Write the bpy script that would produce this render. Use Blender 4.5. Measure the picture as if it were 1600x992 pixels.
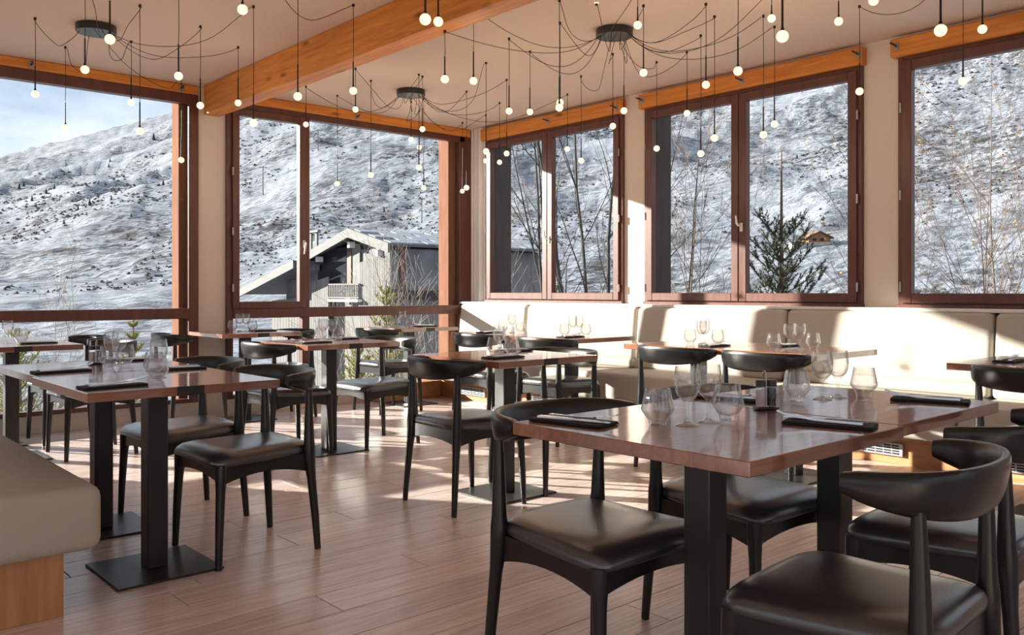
import bpy, bmesh, math, random
from mathutils import Vector, Matrix, noise as mnoise

# ------------------------------------------------------------------ clear
for o in list(bpy.data.objects):
    bpy.data.objects.remove(o, do_unlink=True)
SC = bpy.context.scene
COL = SC.collection
random.seed(7)

# ------------------------------------------------------------------ camera
EYE = 1.09
FPX = 1348.0
YAW = math.atan2(1510, 1348)            # room x axis against the view axis
RV = (math.sin(YAW), -math.cos(YAW))
DV = (math.cos(YAW), math.sin(YAW))
cam = bpy.data.cameras.new('camera')
cam.sensor_width = 36.0
cam.lens = 36.0 * FPX / 1600.0
cam.shift_y = (455 - 496) / 1600.0
cam.clip_end = 5000
camo = bpy.data.objects.new('camera', cam)
camo.location = (0, 0, EYE)
camo.rotation_euler = (math.pi / 2, 0, YAW - math.pi / 2)
COL.objects.link(camo)
SC.camera = camo

# ------------------------------------------------------------------ sky, sun, exposure
W = bpy.data.worlds.new('winter_sky')
SC.world = W
W.use_nodes = True
nt = W.node_tree
nt.nodes.clear()
wo = nt.nodes.new('ShaderNodeOutputWorld')
bg = nt.nodes.new('ShaderNodeBackground')
bg.inputs['Strength'].default_value = 0.70
tc = nt.nodes.new('ShaderNodeTexCoord')
mp = nt.nodes.new('ShaderNodeMapping')
mp.inputs['Scale'].default_value = (1.0, 1.0, 2.6)
mp.inputs['Location'].default_value = (0.35, 0.2, 0.0)
nz = nt.nodes.new('ShaderNodeTexNoise')
nz.inputs['Scale'].default_value = 3.4
nz.inputs['Detail'].default_value = 6
nz.inputs['Roughness'].default_value = 0.55
rp = nt.nodes.new('ShaderNodeValToRGB')
rp.color_ramp.elements[0].position = 0.33
rp.color_ramp.elements[0].color = (0.255, 0.32, 0.42, 1)
rp.color_ramp.elements[1].position = 0.56
rp.color_ramp.elements[1].color = (0.53, 0.565, 0.62, 1)
nt.links.new(tc.outputs['Generated'], mp.inputs['Vector'])
nt.links.new(mp.outputs['Vector'], nz.inputs['Vector'])
nt.links.new(nz.outputs['Fac'], rp.inputs['Fac'])
nt.links.new(rp.outputs['Color'], bg.inputs['Color'])
nt.links.new(bg.outputs['Background'], wo.inputs['Surface'])

sun = bpy.data.lights.new('sun', 'SUN')
sun.energy = 6.0
sun.angle = math.radians(0.6)
sun.color = (1.0, 0.93, 0.83)
suno = bpy.data.objects.new('sun', sun)
sdir = Vector((1.0, -1.5, -0.52)).normalized()
suno.rotation_euler = sdir.to_track_quat('-Z', 'Y').to_euler()
suno.location = (-20, 30, 14)
COL.objects.link(suno)

vs = SC.view_settings
vs.view_transform = 'Standard'
vs.look = 'None'
vs.gamma = 1.0
vs.use_curve_mapping = False
vs.exposure = 1.62
SC.cycles.max_bounces = 8
SC.cycles.diffuse_bounces = 5
SC.cycles.use_adaptive_sampling = True
SC.cycles.adaptive_threshold = 0.02
SC.cycles.transparent_max_bounces = 16
SC.cycles.transmission_bounces = 8
SC.cycles.sample_clamp_indirect = 6.0
SC.cycles.caustics_refractive = False
SC.cycles.caustics_reflective = False
SC.cycles.use_denoising = True

# ------------------------------------------------------------------ coordinate helpers
def ray(px, py):
    k = (px - 800) / FPX
    return DV[0] + k * RV[0], DV[1] + k * RV[1], -(py - 455) / FPX
def at_z(px, py, z):
    x, y, v = ray(px, py)
    t = (z - EYE) / v
    return x * t, y * t
def at_depth(px, py, d):
    x, y, v = ray(px, py)
    return Vector((x * d, y * d, EYE + v * d))
def on_x(px, py, X):
    x, y, v = ray(px, py)
    t = X / x
    return y * t, EYE + v * t
def on_y(px, py, Y):
    x, y, v = ray(px, py)
    t = Y / y
    return x * t, EYE + v * t

# ------------------------------------------------------------------ materials
def mat(name):
    m = bpy.data.materials.new(name)
    m.use_nodes = True
    b = m.node_tree.nodes['Principled BSDF']
    return m, m.node_tree, b
def N(t, kind, **kw):
    n = t.nodes.new(kind)
    for k, v in kw.items():
        n.inputs[k].default_value = v
    return n
def ramp(t, stops):
    r = t.nodes.new('ShaderNodeValToRGB')
    e = r.color_ramp.elements
    while len(e) < len(stops):
        e.new(0.5)
    for q, (p, c) in zip(e, stops):
        q.position = p
        q.color = (*c, 1)
    return r
def plain(name, col, rough=0.5, metal=0.0, bump=0.0, bscale=60, var=0.0, vscale=8, spec=0.5):
    m, t, b = mat(name)
    b.inputs['Base Color'].default_value = (*col, 1)
    b.inputs['Roughness'].default_value = rough
    b.inputs['Metallic'].default_value = metal
    b.inputs['Specular IOR Level'].default_value = spec
    co = t.nodes.new('ShaderNodeTexCoord')
    if var > 0:
        n = N(t, 'ShaderNodeTexNoise', Scale=vscale, Detail=4.0)
        t.links.new(co.outputs['Object'], n.inputs['Vector'])
        r = ramp(t, [(0.3, tuple(c * (1 - var) for c in col)), (0.7, tuple(min(1, c * (1 + var)) for c in col))])
        t.links.new(n.outputs['Fac'], r.inputs['Fac'])
        t.links.new(r.outputs['Color'], b.inputs['Base Color'])
    if bump > 0:
        n = N(t, 'ShaderNodeTexNoise', Scale=bscale, Detail=3.0)
        t.links.new(co.outputs['Object'], n.inputs['Vector'])
        bp = N(t, 'ShaderNodeBump', Strength=bump, Distance=0.01)
        t.links.new(n.outputs['Fac'], bp.inputs['Height'])
        t.links.new(bp.outputs['Normal'], b.inputs['Normal'])
    return m
def wood(name, dark, light, rough=0.4, stretch=(1, 14, 14), scale=3.0, rnd=0.0, knots=False, bump=0.05, coat=0.0):
    m, t, b = mat(name)
    co = t.nodes.new('ShaderNodeTexCoord')
    oi = t.nodes.new('ShaderNodeObjectInfo')
    add = t.nodes.new('ShaderNodeVectorMath')
    add.operation = 'ADD'
    sc = t.nodes.new('ShaderNodeVectorMath')
    sc.operation = 'SCALE'
    sc.inputs['Scale'].default_value = 37.0
    cb = t.nodes.new('ShaderNodeCombineXYZ')
    for i in range(3):
        t.links.new(oi.outputs['Random'], cb.inputs[i])
    t.links.new(cb.outputs[0], sc.inputs[0])
    t.links.new(co.outputs['Object'], add.inputs[0])
    t.links.new(sc.outputs[0], add.inputs[1])
    mpn = N(t, 'ShaderNodeMapping', Scale=stretch)
    t.links.new(add.outputs[0], mpn.inputs['Vector'])
    n = N(t, 'ShaderNodeTexNoise', Scale=scale, Detail=8.0, Roughness=0.62, Distortion=0.6)
    t.links.new(mpn.outputs[0], n.inputs['Vector'])
    r = ramp(t, [(0.30, dark), (0.68, light)])
    t.links.new(n.outputs['Fac'], r.inputs['Fac'])
    out = r.outputs['Color']
    if knots:
        v = N(t, 'ShaderNodeTexVoronoi', Scale=1.0)
        mk = N(t, 'ShaderNodeMapping', Scale=tuple(2.2 if s < 5 else 7.0 for s in stretch))
        t.links.new(add.outputs[0], mk.inputs['Vector'])
        t.links.new(mk.outputs[0], v.inputs['Vector'])
        kr = ramp(t, [(0.05, (0.16, 0.05, 0.02)), (0.16, (1, 1, 1))])
        t.links.new(v.outputs['Distance'], kr.inputs['Fac'])
        mx = t.nodes.new('ShaderNodeMix')
        mx.data_type = 'RGBA'
        mx.blend_type = 'MULTIPLY'
        mx.inputs[0].default_value = 0.75
        t.links.new(out, mx.inputs[6])
        t.links.new(kr.outputs['Color'], mx.inputs[7])
        out = mx.outputs[2]
    if rnd > 0:
        hs = t.nodes.new('ShaderNodeHueSaturation')
        mr = N(t, 'ShaderNodeMapRange')
        mr.inputs['To Min'].default_value = 1 - rnd
        mr.inputs['To Max'].default_value = 1 + rnd
        t.links.new(oi.outputs['Random'], mr.inputs['Value'])
        t.links.new(mr.outputs[0], hs.inputs['Value'])
        t.links.new(out, hs.inputs['Color'])
        out = hs.outputs['Color']
    t.links.new(out, b.inputs['Base Color'])
    b.inputs['Roughness'].default_value = rough
    if coat:
        b.inputs['Coat Weight'].default_value = coat
        b.inputs['Coat Roughness'].default_value = 0.18
    bp = N(t, 'ShaderNodeBump', Strength=bump, Distance=0.004)
    t.links.new(n.outputs['Fac'], bp.inputs['Height'])
    t.links.new(bp.outputs['Normal'], b.inputs['Normal'])
    return m

M = {}
M['plank'] = wood('floor_plank_wood', (0.50, 0.385, 0.345), (0.80, 0.665, 0.61), rough=0.27, stretch=(1.0, 22, 22), scale=3.0, rnd=0.09, bump=0.12)
M['joint'] = plain('floor_joint', (0.09, 0.06, 0.05), 0.8)
M['beam'] = wood('orange_spruce', (0.50, 0.16, 0.022), (0.78, 0.31, 0.055), rough=0.5, stretch=(14, 1, 14), scale=2.0, knots=True, bump=0.04)
M['beamx'] = wood('orange_spruce_x', (0.50, 0.16, 0.022), (0.78, 0.31, 0.055), rough=0.5, stretch=(1, 14, 14), scale=2.0, knots=True, bump=0.04)
M['frame'] = wood('mahogany_frame', (0.085, 0.030, 0.022), (0.145, 0.056, 0.040), rough=0.38, stretch=(6, 6, 1), scale=3.0, bump=0.03)
M['oak'] = wood('oak_panel', (0.36, 0.155, 0.062), (0.56, 0.29, 0.135), rough=0.45, stretch=(10, 1.2, 10), scale=2.2, bump=0.05)
M['oakv'] = wood('oak_panel_upright', (0.36, 0.155, 0.062), (0.56, 0.29, 0.135), rough=0.45, stretch=(10, 10, 1.2), scale=2.2, bump=0.05)
M['black_wood'] = plain('black_lacquered_wood', (0.010, 0.0095, 0.0095), 0.28, bump=0.03, bscale=30)
M['leather'] = plain('black_leather', (0.028, 0.029, 0.034), 0.28, bump=0.05, bscale=260, spec=0.9)
M['steel'] = plain('black_powder_coat', (0.022, 0.021, 0.022), 0.36, bump=0.03, bscale=200)
M['napkin'] = plain('black_napkin', (0.012, 0.012, 0.014), 0.75, bump=0.15, bscale=400)
M['cutlery'] = plain('polished_steel', (0.80, 0.80, 0.82), 0.24, metal=1.0)
M['chrome'] = plain('brushed_steel', (0.55, 0.55, 0.56), 0.3, metal=1.0)
M['grille'] = plain('aluminium_grille', (0.50, 0.50, 0.52), 0.42, metal=0.6)
M['dark'] = plain('dark_void', (0.012, 0.012, 0.012), 0.8)
M['fabric'] = plain('beige_wool', (0.50, 0.465, 0.41), 0.95, bump=0.35, bscale=420, var=0.06, vscale=220, spec=0.15)
M['ceiling'] = plain('sprayed_plaster', (0.77, 0.635, 0.54), 0.95, bump=0.9, bscale=150, var=0.06, vscale=160, spec=0.1)
M['wall'] = plain('cream_wallpaper', (0.76, 0.69, 0.61), 0.8, bump=0.45, bscale=110, spec=0.2)
M['white'] = plain('white_paint', (0.80, 0.79, 0.77), 0.45)
M['hinge'] = plain('grey_metal', (0.42, 0.40, 0.38), 0.35, metal=0.9)
M['bracket'] = plain('dark_bracket', (0.10, 0.09, 0.08), 0.5, metal=0.7)
M['cord'] = plain('black_cord', (0.012, 0.010, 0.010), 0.6)
M['fin'] = wood('dark_weathered_wood', (0.030, 0.020, 0.018), (0.060, 0.042, 0.036), rough=0.7, stretch=(8, 8, 1), scale=3.0)
M['jamb'] = wood('larch_jamb', (0.20, 0.095, 0.06), (0.27, 0.14, 0.095), rough=0.95, stretch=(8, 8, 1), scale=3.0)
M['jamb'].node_tree.nodes['Principled BSDF'].inputs['Specular IOR Level'].default_value = 0.05
M['salt'] = plain('pink_salt', (0.72, 0.62, 0.58), 0.7)
M['pepper'] = plain('pepper_corns', (0.055, 0.035, 0.025), 0.7, bump=0.8, bscale=350, var=0.5, vscale=300)
M['mill'] = plain('brown_mill_cap', (0.055, 0.036, 0.026), 0.35)

_b = M['leather'].node_tree.nodes['Principled BSDF']
_b.inputs['Coat Weight'].default_value = 0.3
_b.inputs['Coat IOR'].default_value = 1.8
_b.inputs['Coat Roughness'].default_value = 0.25

def make_table_wood():
    m, t, b = mat('red_acacia_top')
    co = t.nodes.new('ShaderNodeTexCoord')
    oi = t.nodes.new('ShaderNodeObjectInfo')
    br = N(t, 'ShaderNodeTexBrick', Scale=1.0)
    br.offset = 0.37
    br.inputs['Color1'].default_value = (0.215, 0.072, 0.036, 1)
    br.inputs['Color2'].default_value = (0.33, 0.125, 0.062, 1)
    br.inputs['Mortar'].default_value = (0.20, 0.07, 0.037, 1)
    br.inputs['Mortar Size'].default_value = 0.0007
    br.inputs['Brick Width'].default_value = 0.36
    br.inputs['Row Height'].default_value = 0.055
    t.links.new(co.outputs['Object'], br.inputs['Vector'])
    mpn = N(t, 'ShaderNodeMapping', Scale=(2, 26, 26))
    t.links.new(co.outputs['Object'], mpn.inputs['Vector'])
    n = N(t, 'ShaderNodeTexNoise', Scale=2.4, Detail=7.0, Roughness=0.6)
    t.links.new(mpn.outputs[0], n.inputs['Vector'])
    r = ramp(t, [(0.25, (0.62, 0.58, 0.55)), (0.7, (1.15, 1.1, 1.05))])
    t.links.new(n.outputs['Fac'], r.inputs['Fac'])
    mx = t.nodes.new('ShaderNodeMix')
    mx.data_type = 'RGBA'
    mx.blend_type = 'MULTIPLY'
    mx.inputs[0].default_value = 1.0
    t.links.new(br.outputs['Color'], mx.inputs[6])
    t.links.new(r.outputs['Color'], mx.inputs[7])
    t.links.new(mx.outputs[2], b.inputs['Base Color'])
    b.inputs['Roughness'].default_value = 0.30
    b.inputs['Coat Weight'].default_value = 1.0
    b.inputs['Coat IOR'].default_value = 2.0
    b.inputs['Coat Roughness'].default_value = 0.08
    bp = N(t, 'ShaderNodeBump', Strength=0.05, Distance=0.003)
    t.links.new(n.outputs['Fac'], bp.inputs['Height'])
    t.links.new(bp.outputs['Normal'], b.inputs['Normal'])
    return m
M['table'] = make_table_wood()

def facing_power(t, base, gain, power):
    lw = N(t, 'ShaderNodeLayerWeight', Blend=0.5)
    pw = t.nodes.new('ShaderNodeMath'); pw.operation = 'POWER'
    pw.inputs[1].default_value = power
    ma = t.nodes.new('ShaderNodeMath'); ma.operation = 'MULTIPLY_ADD'
    ma.inputs[1].default_value = gain
    ma.inputs[2].default_value = base
    t.links.new(lw.outputs['Facing'], pw.inputs[0])
    t.links.new(pw.outputs[0], ma.inputs[0])
    return ma.outputs[0]
def make_pane():
    m, t, b = mat('window_glass')
    t.nodes.remove(b)
    o = t.nodes['Material Output']
    tr = N(t, 'ShaderNodeBsdfTransparent')
    tr.inputs['Color'].default_value = (0.965, 0.98, 0.975, 1)
    gl = N(t, 'ShaderNodeBsdfGlossy', Roughness=0.0)
    gl.inputs['Color'].default_value = (0.9, 0.93, 0.95, 1)
    mx = t.nodes.new('ShaderNodeMixShader')
    t.links.new(facing_power(t, 0.0015, 0.7, 5.0), mx.inputs[0])
    t.links.new(tr.outputs[0], mx.inputs[1])
    t.links.new(gl.outputs[0], mx.inputs[2])
    t.links.new(mx.outputs[0], o.inputs['Surface'])
    return m
M['pane'] = make_pane()

def make_drink():
    m, t, b = mat('clear_drinking_glass')
    t.nodes.remove(b)
    o = t.nodes['Material Output']
    tr = N(t, 'ShaderNodeBsdfTransparent')
    tr.inputs['Color'].default_value = (0.97, 0.97, 0.975, 1)
    gs = N(t, 'ShaderNodeBsdfGlass', Roughness=0.0, IOR=1.42)
    gl = N(t, 'ShaderNodeBsdfGlossy', Roughness=0.02)
    m1 = t.nodes.new('ShaderNodeMixShader')
    m2 = t.nodes.new('ShaderNodeMixShader')
    t.links.new(facing_power(t, 0.04, 0.95, 2.6), m1.inputs[0])
    t.links.new(tr.outputs[0], m1.inputs[1])
    t.links.new(gs.outputs[0], m1.inputs[2])
    t.links.new(facing_power(t, 0.06, 0.45, 3.0), m2.inputs[0])
    t.links.new(m1.outputs[0], m2.inputs[1])
    t.links.new(gl.outputs[0], m2.inputs[2])
    t.links.new(m2.outputs[0], o.inputs['Surface'])
    return m
M['drink'] = make_drink()

def emit(name, col, s):
    m, t, b = mat(name)
    b.inputs['Base Color'].default_value = (*col, 1)
    b.inputs['Roughness'].default_value = 0.25
    b.inputs['Emission Color'].default_value = (*col, 1)
    b.inputs['Emission Strength'].default_value = s
    return m
M['bulb'] = emit('warm_opal_globe', (1.0, 0.72, 0.44), 0.52)

# ------------------------------------------------------------------ mesh builder
class MB:
    def __init__(self):
        self.v = []
        self.f = []
    def add(self, vs, fs):
        o = len(self.v)
        self.v += [tuple(p) for p in vs]
        self.f += [tuple(i + o for i in f) for f in fs]
        return self
    def box(self, x0, x1, y0, y1, z0, z1):
        return self.add([(x0, y0, z0), (x1, y0, z0), (x1, y1, z0), (x0, y1, z0), (x0, y0, z1), (x1, y0, z1), (x1, y1, z1), (x0, y1, z1)],
                        [(0, 3, 2, 1), (4, 5, 6, 7), (0, 1, 5, 4), (1, 2, 6, 5), (2, 3, 7, 6), (3, 0, 4, 7)])
    def rbox(self, x0, x1, y0, y1, z0, z1, r, seg=2):
        bm = bmesh.new()
        bmesh.ops.create_cube(bm, size=1)
        for v in bm.verts:
            v.co = Vector(((x0 + x1) / 2 + v.co.x * (x1 - x0), (y0 + y1) / 2 + v.co.y * (y1 - y0), (z0 + z1) / 2 + v.co.z * (z1 - z0)))
        bmesh.ops.bevel(bm, geom=list(bm.edges) + list(bm.verts), offset=r, segments=seg, profile=0.5, affect='EDGES')
        bm.verts.index_update()
        self.add([v.co[:] for v in bm.verts], [[v.index for v in f.verts] for f in bm.faces])
        bm.free()
        return self
    def rings(self, rings, cap0=True, cap1=True, close=True):
        n = len(rings[0])
        vs = [p for r in rings for p in r]
        fs = []
        for i in range(len(rings) - 1):
            for j in range(n if close else n - 1):
                k = (j + 1) % n
                fs.append((i * n + j, i * n + k, (i + 1) * n + k, (i + 1) * n + j))
        if cap0:
            fs.append(tuple(reversed(range(n))))
        if cap1:
            fs.append(tuple(range((len(rings) - 1) * n, len(rings) * n)))
        return self.add(vs, fs)
    def tube(self, pts, rad, n=8, caps=True):
        pts = [Vector(p) for p in pts]
        if not isinstance(rad, (list, tuple)):
            rad = [rad] * len(pts)
        rs = []
        up = None
        for i, p in enumerate(pts):
            a = pts[max(0, i - 1)]
            b = pts[min(len(pts) - 1, i + 1)]
            d = (b - a)
            if d.length < 1e-9:
                d = Vector((0, 0, 1))
            d.normalize()
            if up is None:
                up = Vector((1, 0, 0)) if abs(d.x) < 0.8 else Vector((0, 1, 0))
            u = (up - d * up.dot(d))
            if u.length < 1e-6:
                u = d.orthogonal()
            u.normalize()
            up = u
            w = d.cross(u)
            rs.append([p + (u * math.cos(2 * math.pi * k / n) + w * math.sin(2 * math.pi * k / n)) * rad[i] for k in range(n)])
        return self.rings(rs, caps, caps)
    def lathe(self, prof, n=24, c=(0, 0, 0)):
        rs = [[(c[0] + max(r, 1e-5) * math.cos(2 * math.pi * k / n), c[1] + max(r, 1e-5) * math.sin(2 * math.pi * k / n), c[2] + z) for k in range(n)] for r, z in prof]
        return self.rings(rs, True, True)
    def sphere(self, c, r, nu=14, nv=9):
        return self.lathe([(r * math.sin(math.pi * i / nv), -r * math.cos(math.pi * i / nv)) for i in range(nv + 1)], nu, c)
    def quad(self, a, b, c, d):
        return self.add([a, b, c, d], [(0, 1, 2, 3)])
    def mesh(self, name, m=None, smooth=False, angle=40):
        me = bpy.data.meshes.new(name)
        me.from_pydata(self.v, [], self.f)
        if m:
            me.materials.append(M[m] if isinstance(m, str) else m)
        if smooth:
            me.polygons.foreach_set('use_smooth', [True] * len(me.polygons))
            if angle < 180:
                me.set_sharp_from_angle(angle=math.radians(angle))
        me.update()
        return me
    def build(self, name, m, parent=None, smooth=False, loc=None, angle=40):
        o = bpy.data.objects.new(name, self.mesh(name, m, smooth, angle))
        COL.objects.link(o)
        if parent:
            o.parent = parent
        if loc:
            o.location = loc
        return o

def tag(o, label=None, cat=None, group=None, kind=None):
    if label: o['label'] = label
    if cat: o['category'] = cat
    if group: o['group'] = group
    if kind: o['kind'] = kind
    return o
def empty(name, loc=(0, 0, 0), rz=0.0):
    o = bpy.data.objects.new(name, None)
    COL.objects.link(o)
    o.location = loc
    o.rotation_euler = (0, 0, rz)
    o.empty_display_size = 0.1
    return o
def copy_tree(o, parent=None):
    c = o.copy()
    COL.objects.link(c)
    c.parent = parent
    for ch in list(o.children):
        copy_tree(ch, c)
    return c

# ------------------------------------------------------------------ room shell
XW, YW, ZC = 5.986, 7.376, 2.855
XB, YB = -4.0, -3.6
fl = MB().box(XB, XW + 0.2, YB, YW + 0.2, -0.25, -0.006).build('floor', 'joint')
tag(fl, 'pinkish brown wooden plank floor across the whole room', 'floor', kind='structure')
PW, PL = 0.199, 1.25
pm = MB().rbox(-PL / 2 + 0.0015, PL / 2 - 0.0015, -PW / 2 + 0.0015, PW / 2 - 0.0015, -0.006, 0.0, 0.0015, 1).mesh('plank', 'plank')
rows = []
y = 2.377 - PW * 11
while y < YW - 0.02:
    rows.append(y)
    y += PW
cnt = 0
rest = MB()
for i, y0 in enumerate(rows):
    off = random.uniform(0, PL)
    x = XB + off - PL
    while x < XW:
        cx, cy = x + PL / 2, y0 + PW / 2
        fw = cx * DV[0] + cy * DV[1]
        la = cx * RV[0] + cy * RV[1]
        full = x > XB and x + PL < XW and y0 + PW < YW
        seen = fw > 1.0 and abs(la) < fw * 0.62 + 0.7
        if seen and full:
            o = bpy.data.objects.new('plank', pm)
            COL.objects.link(o)
            o.location = (cx, cy, 0)
            o.parent = fl
            cnt += 1
        else:
            rest.box(max(x, XB) + 0.001, min(x + PL, XW) - 0.001, y0 + 0.001, min(y0 + PW, YW) - 0.001, -0.006, 0.0)
        x += PL
y = rows[0] - PW
while y > YB:
    rest.box(XB, XW, y + 0.001, y + PW - 0.001, -0.006, 0.0)
    y -= PW
ro = rest.build('plank_margin', 'plank', fl)
ro['kind'] = 'stuff'

ce = MB().box(XB, XW + 0.2, YB, YW + 0.2, ZC, ZC + 0.25).build('ceiling', 'ceiling')
tag(ce, 'rough sprayed beige plaster ceiling', 'ceiling', kind='structure')

WX0 = 0.08      # left end of the big window on the left wall
wl = MB()
wl.box(XB, XW + 0.2, YW, YW + 0.16, 0, 0.135)
wl.box(XB, WX0, YW, YW + 0.16, 0.135, ZC)
wl.box(WX0, XW + 0.2, YW + 0.02, YW + 0.16, 2.765, ZC)
wl.box(2.936, 3.188, YW, YW + 0.16, 0.135, 2.765)
wl.box(XB, XW, YW - 0.012, YW, 0.0, 0.075)
tag(wl.build('wall_left', 'wall'), 'cream textured window wall with a narrow pier under the beam', 'wall', kind='structure')

RWIN = [(5.168, 7.098), (2.926, 4.915), (0.72, 2.67), (-1.5, 0.45)]
wr = MB()
wr.box(XW, XW + 0.16, YB, YW, 0, 0.975)
wr.box(XW, XW + 0.16, YB, YW, 2.70, ZC)
edges = [YW] + [v for a, b in RWIN for v in (b, a)] + [YB]
for i in range(0, len(edges), 2):
    wr.box(XW, XW + 0.16, edges[i + 1], edges[i], 0.975, 2.70)
tag(wr.build('wall_right', 'wall'), 'cream textured wall with piers between the windows above the bench', 'wall', kind='structure')
ws = MB()  # unseen side wall; its window openings are added to let daylight in
ws.box(XB - 0.15, XB, YB, YW + 0.16, 0, 0.3)
ws.box(XB - 0.15, XB, YB, YW + 0.16, 2.7, ZC)
for y0, y1 in ((YB, -3.3), (-0.1, 0.2), (3.4, 3.7), (6.9, YW + 0.16)):
    ws.box(XB - 0.15, XB, y0, y1, 0.3, 2.7)
tag(ws.build('wall_side', 'wall'), 'cream wall out of view on the left, with openings added for daylight', 'wall', kind='structure')
wb = MB()  # unseen rear wall, openings added so more sky light fills the room
wb.box(XB, XW + 0.16, YB - 0.15, YB, 0, 0.3)
wb.box(XB, XW + 0.16, YB - 0.15, YB, 2.7, ZC)
for x0, x1 in ((XB, -3.7), (-0.8, -0.5), (2.4, 2.7), (5.6, XW + 0.16)):
    wb.box(x0, x1, YB - 0.15, YB, 0.3, 2.7)
tag(wb.build('wall_back', 'wall'), 'cream wall behind the viewer, with openings added to let in daylight', 'wall', kind='structure')
# corner covering of ribbed white profiles
cr = MB()
for k, (yy, rr) in enumerate(((7.345, 0.024), (7.30, 0.020), (7.262, 0.016), (7.20, 0.036), (7.135, 0.014))):
    cr.tube([(XW - 0.005, yy, 0.955), (XW - 0.005, yy, ZC)], rr, 12)
tag(cr.build('trim_1', 'white', smooth=True), 'white ribbed upright profiles in the far corner of the room', 'trim', kind='structure')

def trimbox(n, dims, m, label, r=0.006):
    o = MB().rbox(*dims, r, 1).build('trim_%d' % n, m)
    return tag(o, label, 'beam', kind='structure')
trimbox(2, (2.95, 3.09, YB, 7.27, 2.60, ZC - 0.002), 'beam', 'large orange glulam beam crossing the ceiling to the pier', 0.004)
trimbox(3, (WX0, 2.93, YW - 0.05, YW + 0.015, 2.778, ZC - 0.002), 'beamx', 'orange wood lintel above the big left window')
trimbox(4, (3.11, 5.93, YW - 0.05, YW + 0.015, 2.768, ZC - 0.002), 'beamx', 'orange wood lintel above the two-part window beside the corner')
for k, (a, b) in enumerate(RWIN[:3]):
    trimbox(5 + k, (XW - 0.075, XW + 0.01, a - 0.02, b + 0.035, 2.70, ZC - 0.03), 'beam',
            ('orange wood lintel above the window nearest the corner', 'orange wood lintel above the window with the spruce behind it', 'orange wood lintel above the window at the right edge')[k])
# ledge behind the bench
tag(MB().rbox(5.80, XW, 0.4, YW - 0.02, 0.955, 0.978, 0.004, 1).build('trim_9', 'white'), 'narrow white ledge running above the bench backs', 'ledge', kind='structure')

# ------------------------------------------------------------------ windows
def frame_boxes(mb, axis, a0, a1, z0, z1, w, d0, d1, parts='LRTB', wb=None):
    wb = wb or w
    def bx(p0, p1, q0, q1):
        if axis == 'x':
            mb.rbox(p0, p1, d0, d1, q0, q1, 0.004, 1)
        else:
            mb.rbox(d0, d1, p0, p1, q0, q1, 0.004, 1)
    if 'L' in parts: bx(a0, a0 + w, z0, z1)
    if 'R' in parts: bx(a1 - w, a1, z0, z1)
    if 'T' in parts: bx(a0 + w, a1 - w, z1 - w, z1)
    if 'B' in parts: bx(a0 + w, a1 - w, z0, z0 + wb)
def pane(axis, a0, a1, z0, z1, d, parent):
    mb = MB()
    if axis == 'x':
        mb.box(a0, a1, d - 0.003, d + 0.003, z0, z1)
    else:
        mb.box(d - 0.003, d + 0.003, a0, a1, z0, z1)
    return mb.build('pane', 'pane', parent)
def handle(p, axis, parent, flip=1):
    mb = MB()
    if axis == 'x':
        mb.rbox(p[0] - 0.014, p[0] + 0.014, p[1] - 0.008, p[1], p[2] - 0.035, p[2] + 0.035, 0.003, 1)
        mb.tube([(p[0], p[1], p[2] + 0.01), (p[0], p[1] - 0.045, p[2] + 0.01)], 0.007, 8)
        mb.tube([(p[0], p[1] - 0.042, p[2] + 0.012), (p[0] - 0.012 * flip, p[1] - 0.05, p[2] - 0.03), (p[0] - 0.022 * flip, p[1] - 0.05, p[2] - 0.095)], [0.010, 0.010, 0.007], 8)
    else:
        mb.rbox(p[0] - 0.008, p[0], p[1] - 0.014, p[1] + 0.014, p[2] - 0.035, p[2] + 0.035, 0.003, 1)
        mb.tube([(p[0], p[1], p[2] + 0.01), (p[0] - 0.045, p[1], p[2] + 0.01)], 0.007, 8)
        mb.tube([(p[0] - 0.042, p[1], p[2] + 0.012), (p[0] - 0.05, p[1] + 0.012 * flip, p[2] + 0.03), (p[0] - 0.05, p[1] + 0.02 * flip, p[2] + 0.09)], [0.010, 0.010, 0.007], 8)
    o = mb.build('handle', 'white', parent, smooth=True)
    return tag(o, 'white lever handle')
def hinge(p, parent):
    o = MB().lathe([(0.0, -0.035), (0.008, -0.033), (0.008, 0.033), (0.0, 0.035)], 8, p).build('hinge', 'hinge', parent, smooth=True)
    return o
# window_1: big fixed window on the left
w = empty('window_1', (0, 0, 0))
tag(w, 'large fixed brown window on the left with a low second pane', 'window', kind='structure')
mb = MB()
frame_boxes(mb, 'x', WX0, 2.936, 0.135, 2.778, 0.085, YW - 0.035, YW + 0.05, 'LRT', 0.03)
mb.rbox(WX0 + .085, 2.851, YW - 0.03, YW + 0.05, 0.135, 0.170, 0.004, 1)
mb.rbox(WX0 + .085, 2.851, YW - 0.045, YW + 0.05, 0.855, 0.944, 0.006, 1)
mb.build('frame', 'frame', w)
pane('x', WX0 + 0.085, 2.851, 0.944, 2.693, YW + 0.02, w)
pane('x', WX0 + 0.085, 2.851, 0.170, 0.855, YW + 0.02, w)
MB().rbox(2.80, 2.875, YW + 0.06, YW + 0.22, 0.0, 2.80, 0.004, 1).build('outer_jamb', 'jamb', w)
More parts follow.
